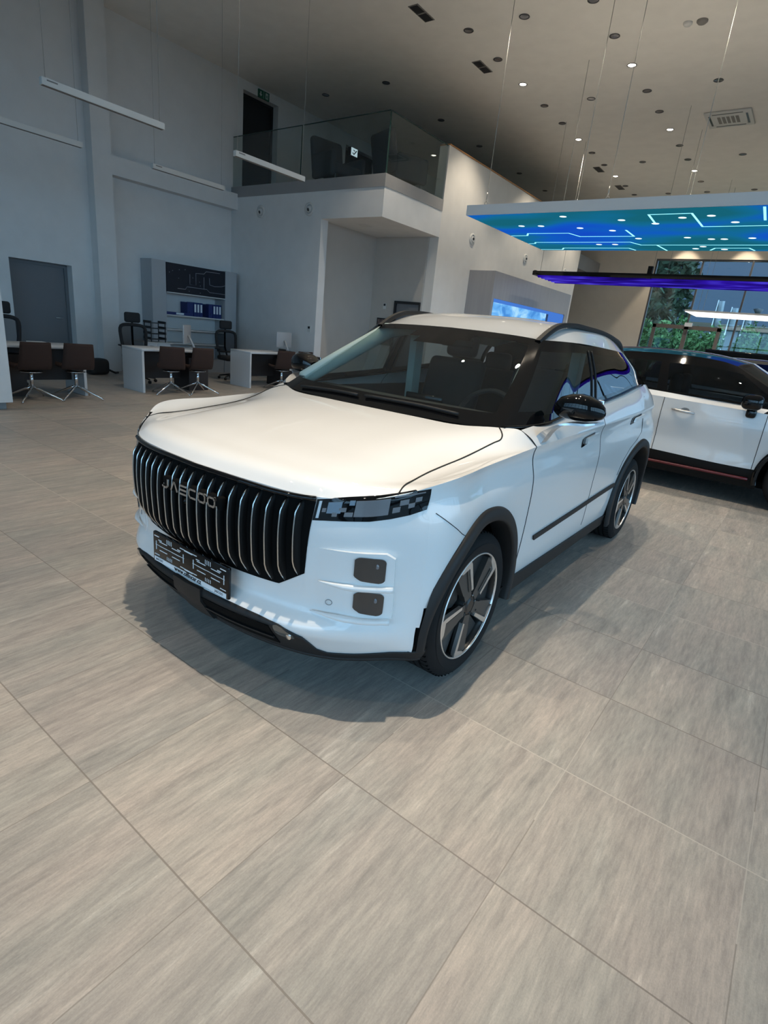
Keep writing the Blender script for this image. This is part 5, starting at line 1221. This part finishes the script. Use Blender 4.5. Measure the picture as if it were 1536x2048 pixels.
    Rf = surf([[(0,1.68,1.525),(.32,1.70,1.515),(.56,1.80,1.475)], [(0,2.05,1.585),(.35,2.06,1.575),(.600,2.10,1.525)], [(0,2.6,1.605),(.36,2.6,1.592),(.615,2.5,1.535)], [(0,3.2,1.575),(.34,3.18,1.56),(.59,3.2,1.50)], [(0,3.95,1.42),(.30,3.93,1.40),(.52,3.85,1.36)]], [8,8], [6,6,6,8])
    mb = MB(); mb.grid(Rf); mirror_mb(mb); mb.build('roof', M['roof_black'], root, weld=True)
    Rw = surf([[(0,3.95,1.42),(.30,3.93,1.40),(.52,3.85,1.36)], [(0,4.14,1.15),(.40,4.11,1.15),(.70,4.0,1.16)]], [6,6], [6]); mb = MB(); mb.grid(Rw); mirror_mb(mb); mb.build('tailgate_window', M['gloss_black'], root, weld=True)
    for s in (1, -1):
        def fs(mb):
            if s < 0: mb.v = [(-x, y, z) for x, y, z in mb.v]; mb.f = [q[::-1] for q in mb.f]
            return mb
        mb = MB(); mb.tube([(.900, y, .300) for y in [1.36+.09*k for k in range(19)]], .016, 8); fs(mb).build('red_strip', M['red_trim'], root)
        for (c, r) in (aF, aR):
            mb = MB(); GG = []
            for k in range(41):
                a = R(-14)+R(208)*k/40; cc, sn = math.cos(a), math.sin(a)
                GG.append([Vector((x, c[0]+q*cc, c[1]+q*sn)) for q, x in ((r+.035, .895), (r+.03, .918), (r-.01, .924), (r-.025, .91), (r-.025, .80))])
            mb.grid(GG); fs(mb).build('wheel_arch', M['gloss_black'], root)
            mb = MB(); mb.lathe([(r, .89), (r, .55), (0, .55)], 32, Matrix.Translation((0, c[0], c[1])) @ Matrix.Rotation(R(90), 4, 'Y'), True, (R(90), R(270))); fs(mb).build('wheel_well', M['dark_void'], root)
            build_wheel(root, s, c[0], .342, spin=R(20), x_out=.905)
        mb = MB(); mb.rbox(-.13, .13, -.10, .10, -.075, .085, .06, 4); mb.xform(Matrix.Translation((1.0, 1.52, 1.125))); mir = fs(mb).build('door_mirror', M['gloss_black'], root)
        mb = MB(); mb.rbox(.86, .99, 1.46, 1.56, .96, 1.06, .03); fs(mb).build('mirror_foot', M['gloss_black'], mir)
        for y0, z0 in ((2.05, .915), (2.98, .945)):
            mb = MB(); c = cr([(.905, y0, z0), (.935, y0+.05, z0+.004), (.937, y0+.19, z0+.012), (.908, y0+.24, z0+.016)], 4); mb.tube(c, [.010+.006*math.sin(PI*k/(len(c)-1)) for k in range(len(c))], 8); h = fs(mb).build('door_handle', M['silver'], root)
            mb = MB(); mb.lathe([(.045, .0), (.0, -.004)], 16, Matrix.Translation((.9055, y0+.10, z0+.022)) @ Matrix.Rotation(R(90), 4, 'Y') @ Matrix.Scale(.6, 4, (1, 0, 0))); fs(mb).build('handle_cup', M['fascia_grey'], h)
        for j in (jd0, jd1, jd2):
            mb = MB(); mb.tube([(G[i][j].x+.001, G[i][j].y, G[i][j].z) for i in range(lo, len(G))], .003, 6); fs(mb).build('shut_line', M['dark_void'], root)
        mb = MB(); mb.rbox(.52, .84, .34, .42, .72, .80, .02); fs(mb).build('headlight', M['smoke_lens'], root)
        mb = MB(); mb.rbox(-.42 if s < 0 else .20, -.20 if s < 0 else .42, 1.95, 2.40, .5, .66, .05); mb.rbox(-.44 if s < 0 else .18, -.18 if s < 0 else .44, 2.36, 2.48, .62, 1.32, .05); mb.build('front_seat', M['seat_dark'], root)
    mb = MB(); mb.box(-.70, .70, .95, 3.9, .40, .44); mb.box(-.80, .80, .2, 4.2, .21, .28); mb.box(-.5, .5, .2, 1.2, .28, .84); mb.box(-.70, .70, 3.0, 3.1, .5, 1.2); mb.build('underbody', M['dark_void'], root)
    mb = MB(); mb.rbox(-.46, .46, .05, .14, .48, .74, .03); mb.build('grille', M['dark_void'], root)
    mb = MB(); mb.rbox(-.68, .68, 1.10, 1.42, .80, 1.00, .05); mb.build('dashboard', M['seat_dark'], root)
    return root
M['sill_black'] = mat('sill_black', (.005, .005, .005), .5, spec=.2); M['tint_glass'] = glass('tint_glass', (.22, .25, .26), f0=1.5)
M['paint2'] = mat('white_paint_second', (.74, .76, .77), .35, 0, 1.0)
M['roof_black'] = mat('roof_black', (.010, .014, .022), .08, 0, 0.25)
CROSS = tag(build_crossover(), 'white crossover with black roof and red sill strip parked behind the SUV', 'car')
C2 = copy_tree(CROSS); C2.location = (1.75, 10.75, 0); tag(C2, 'second crossover with black roof, farther back at the right edge, mostly hidden', 'car')

# ================================================================== repeats share a group phrase
GROUPS = {'downlight': 'round recessed ceiling downlights', 'vent': 'grey slot vents in the ceiling', 'pendant lamp': 'linear pendant lamps over the desks', 'air nozzle': 'round air nozzles on the walls', 'chair': 'brown visitor chairs at the desks', 'office chair': 'black mesh office chairs', 'binder': 'blue binders on the top shelf', 'box file': 'dark blue box files on the top shelf', 'desk': 'white office desks', 'bush': 'green bushes outside the back window', 'flag': 'white flags outside', 'monitor': 'silver monitors on the desks', 'armchair': 'dark armchairs on the gallery', 'smoke detector': 'smoke detectors in the ceiling', 'thermostat': 'small wall thermostats', 'tree': 'trees outside the back window'}
for o in bpy.data.objects:
    c = o.get('category')
    if c in GROUPS and not o.get('group') and o.parent is None: o['group'] = GROUPS[c]
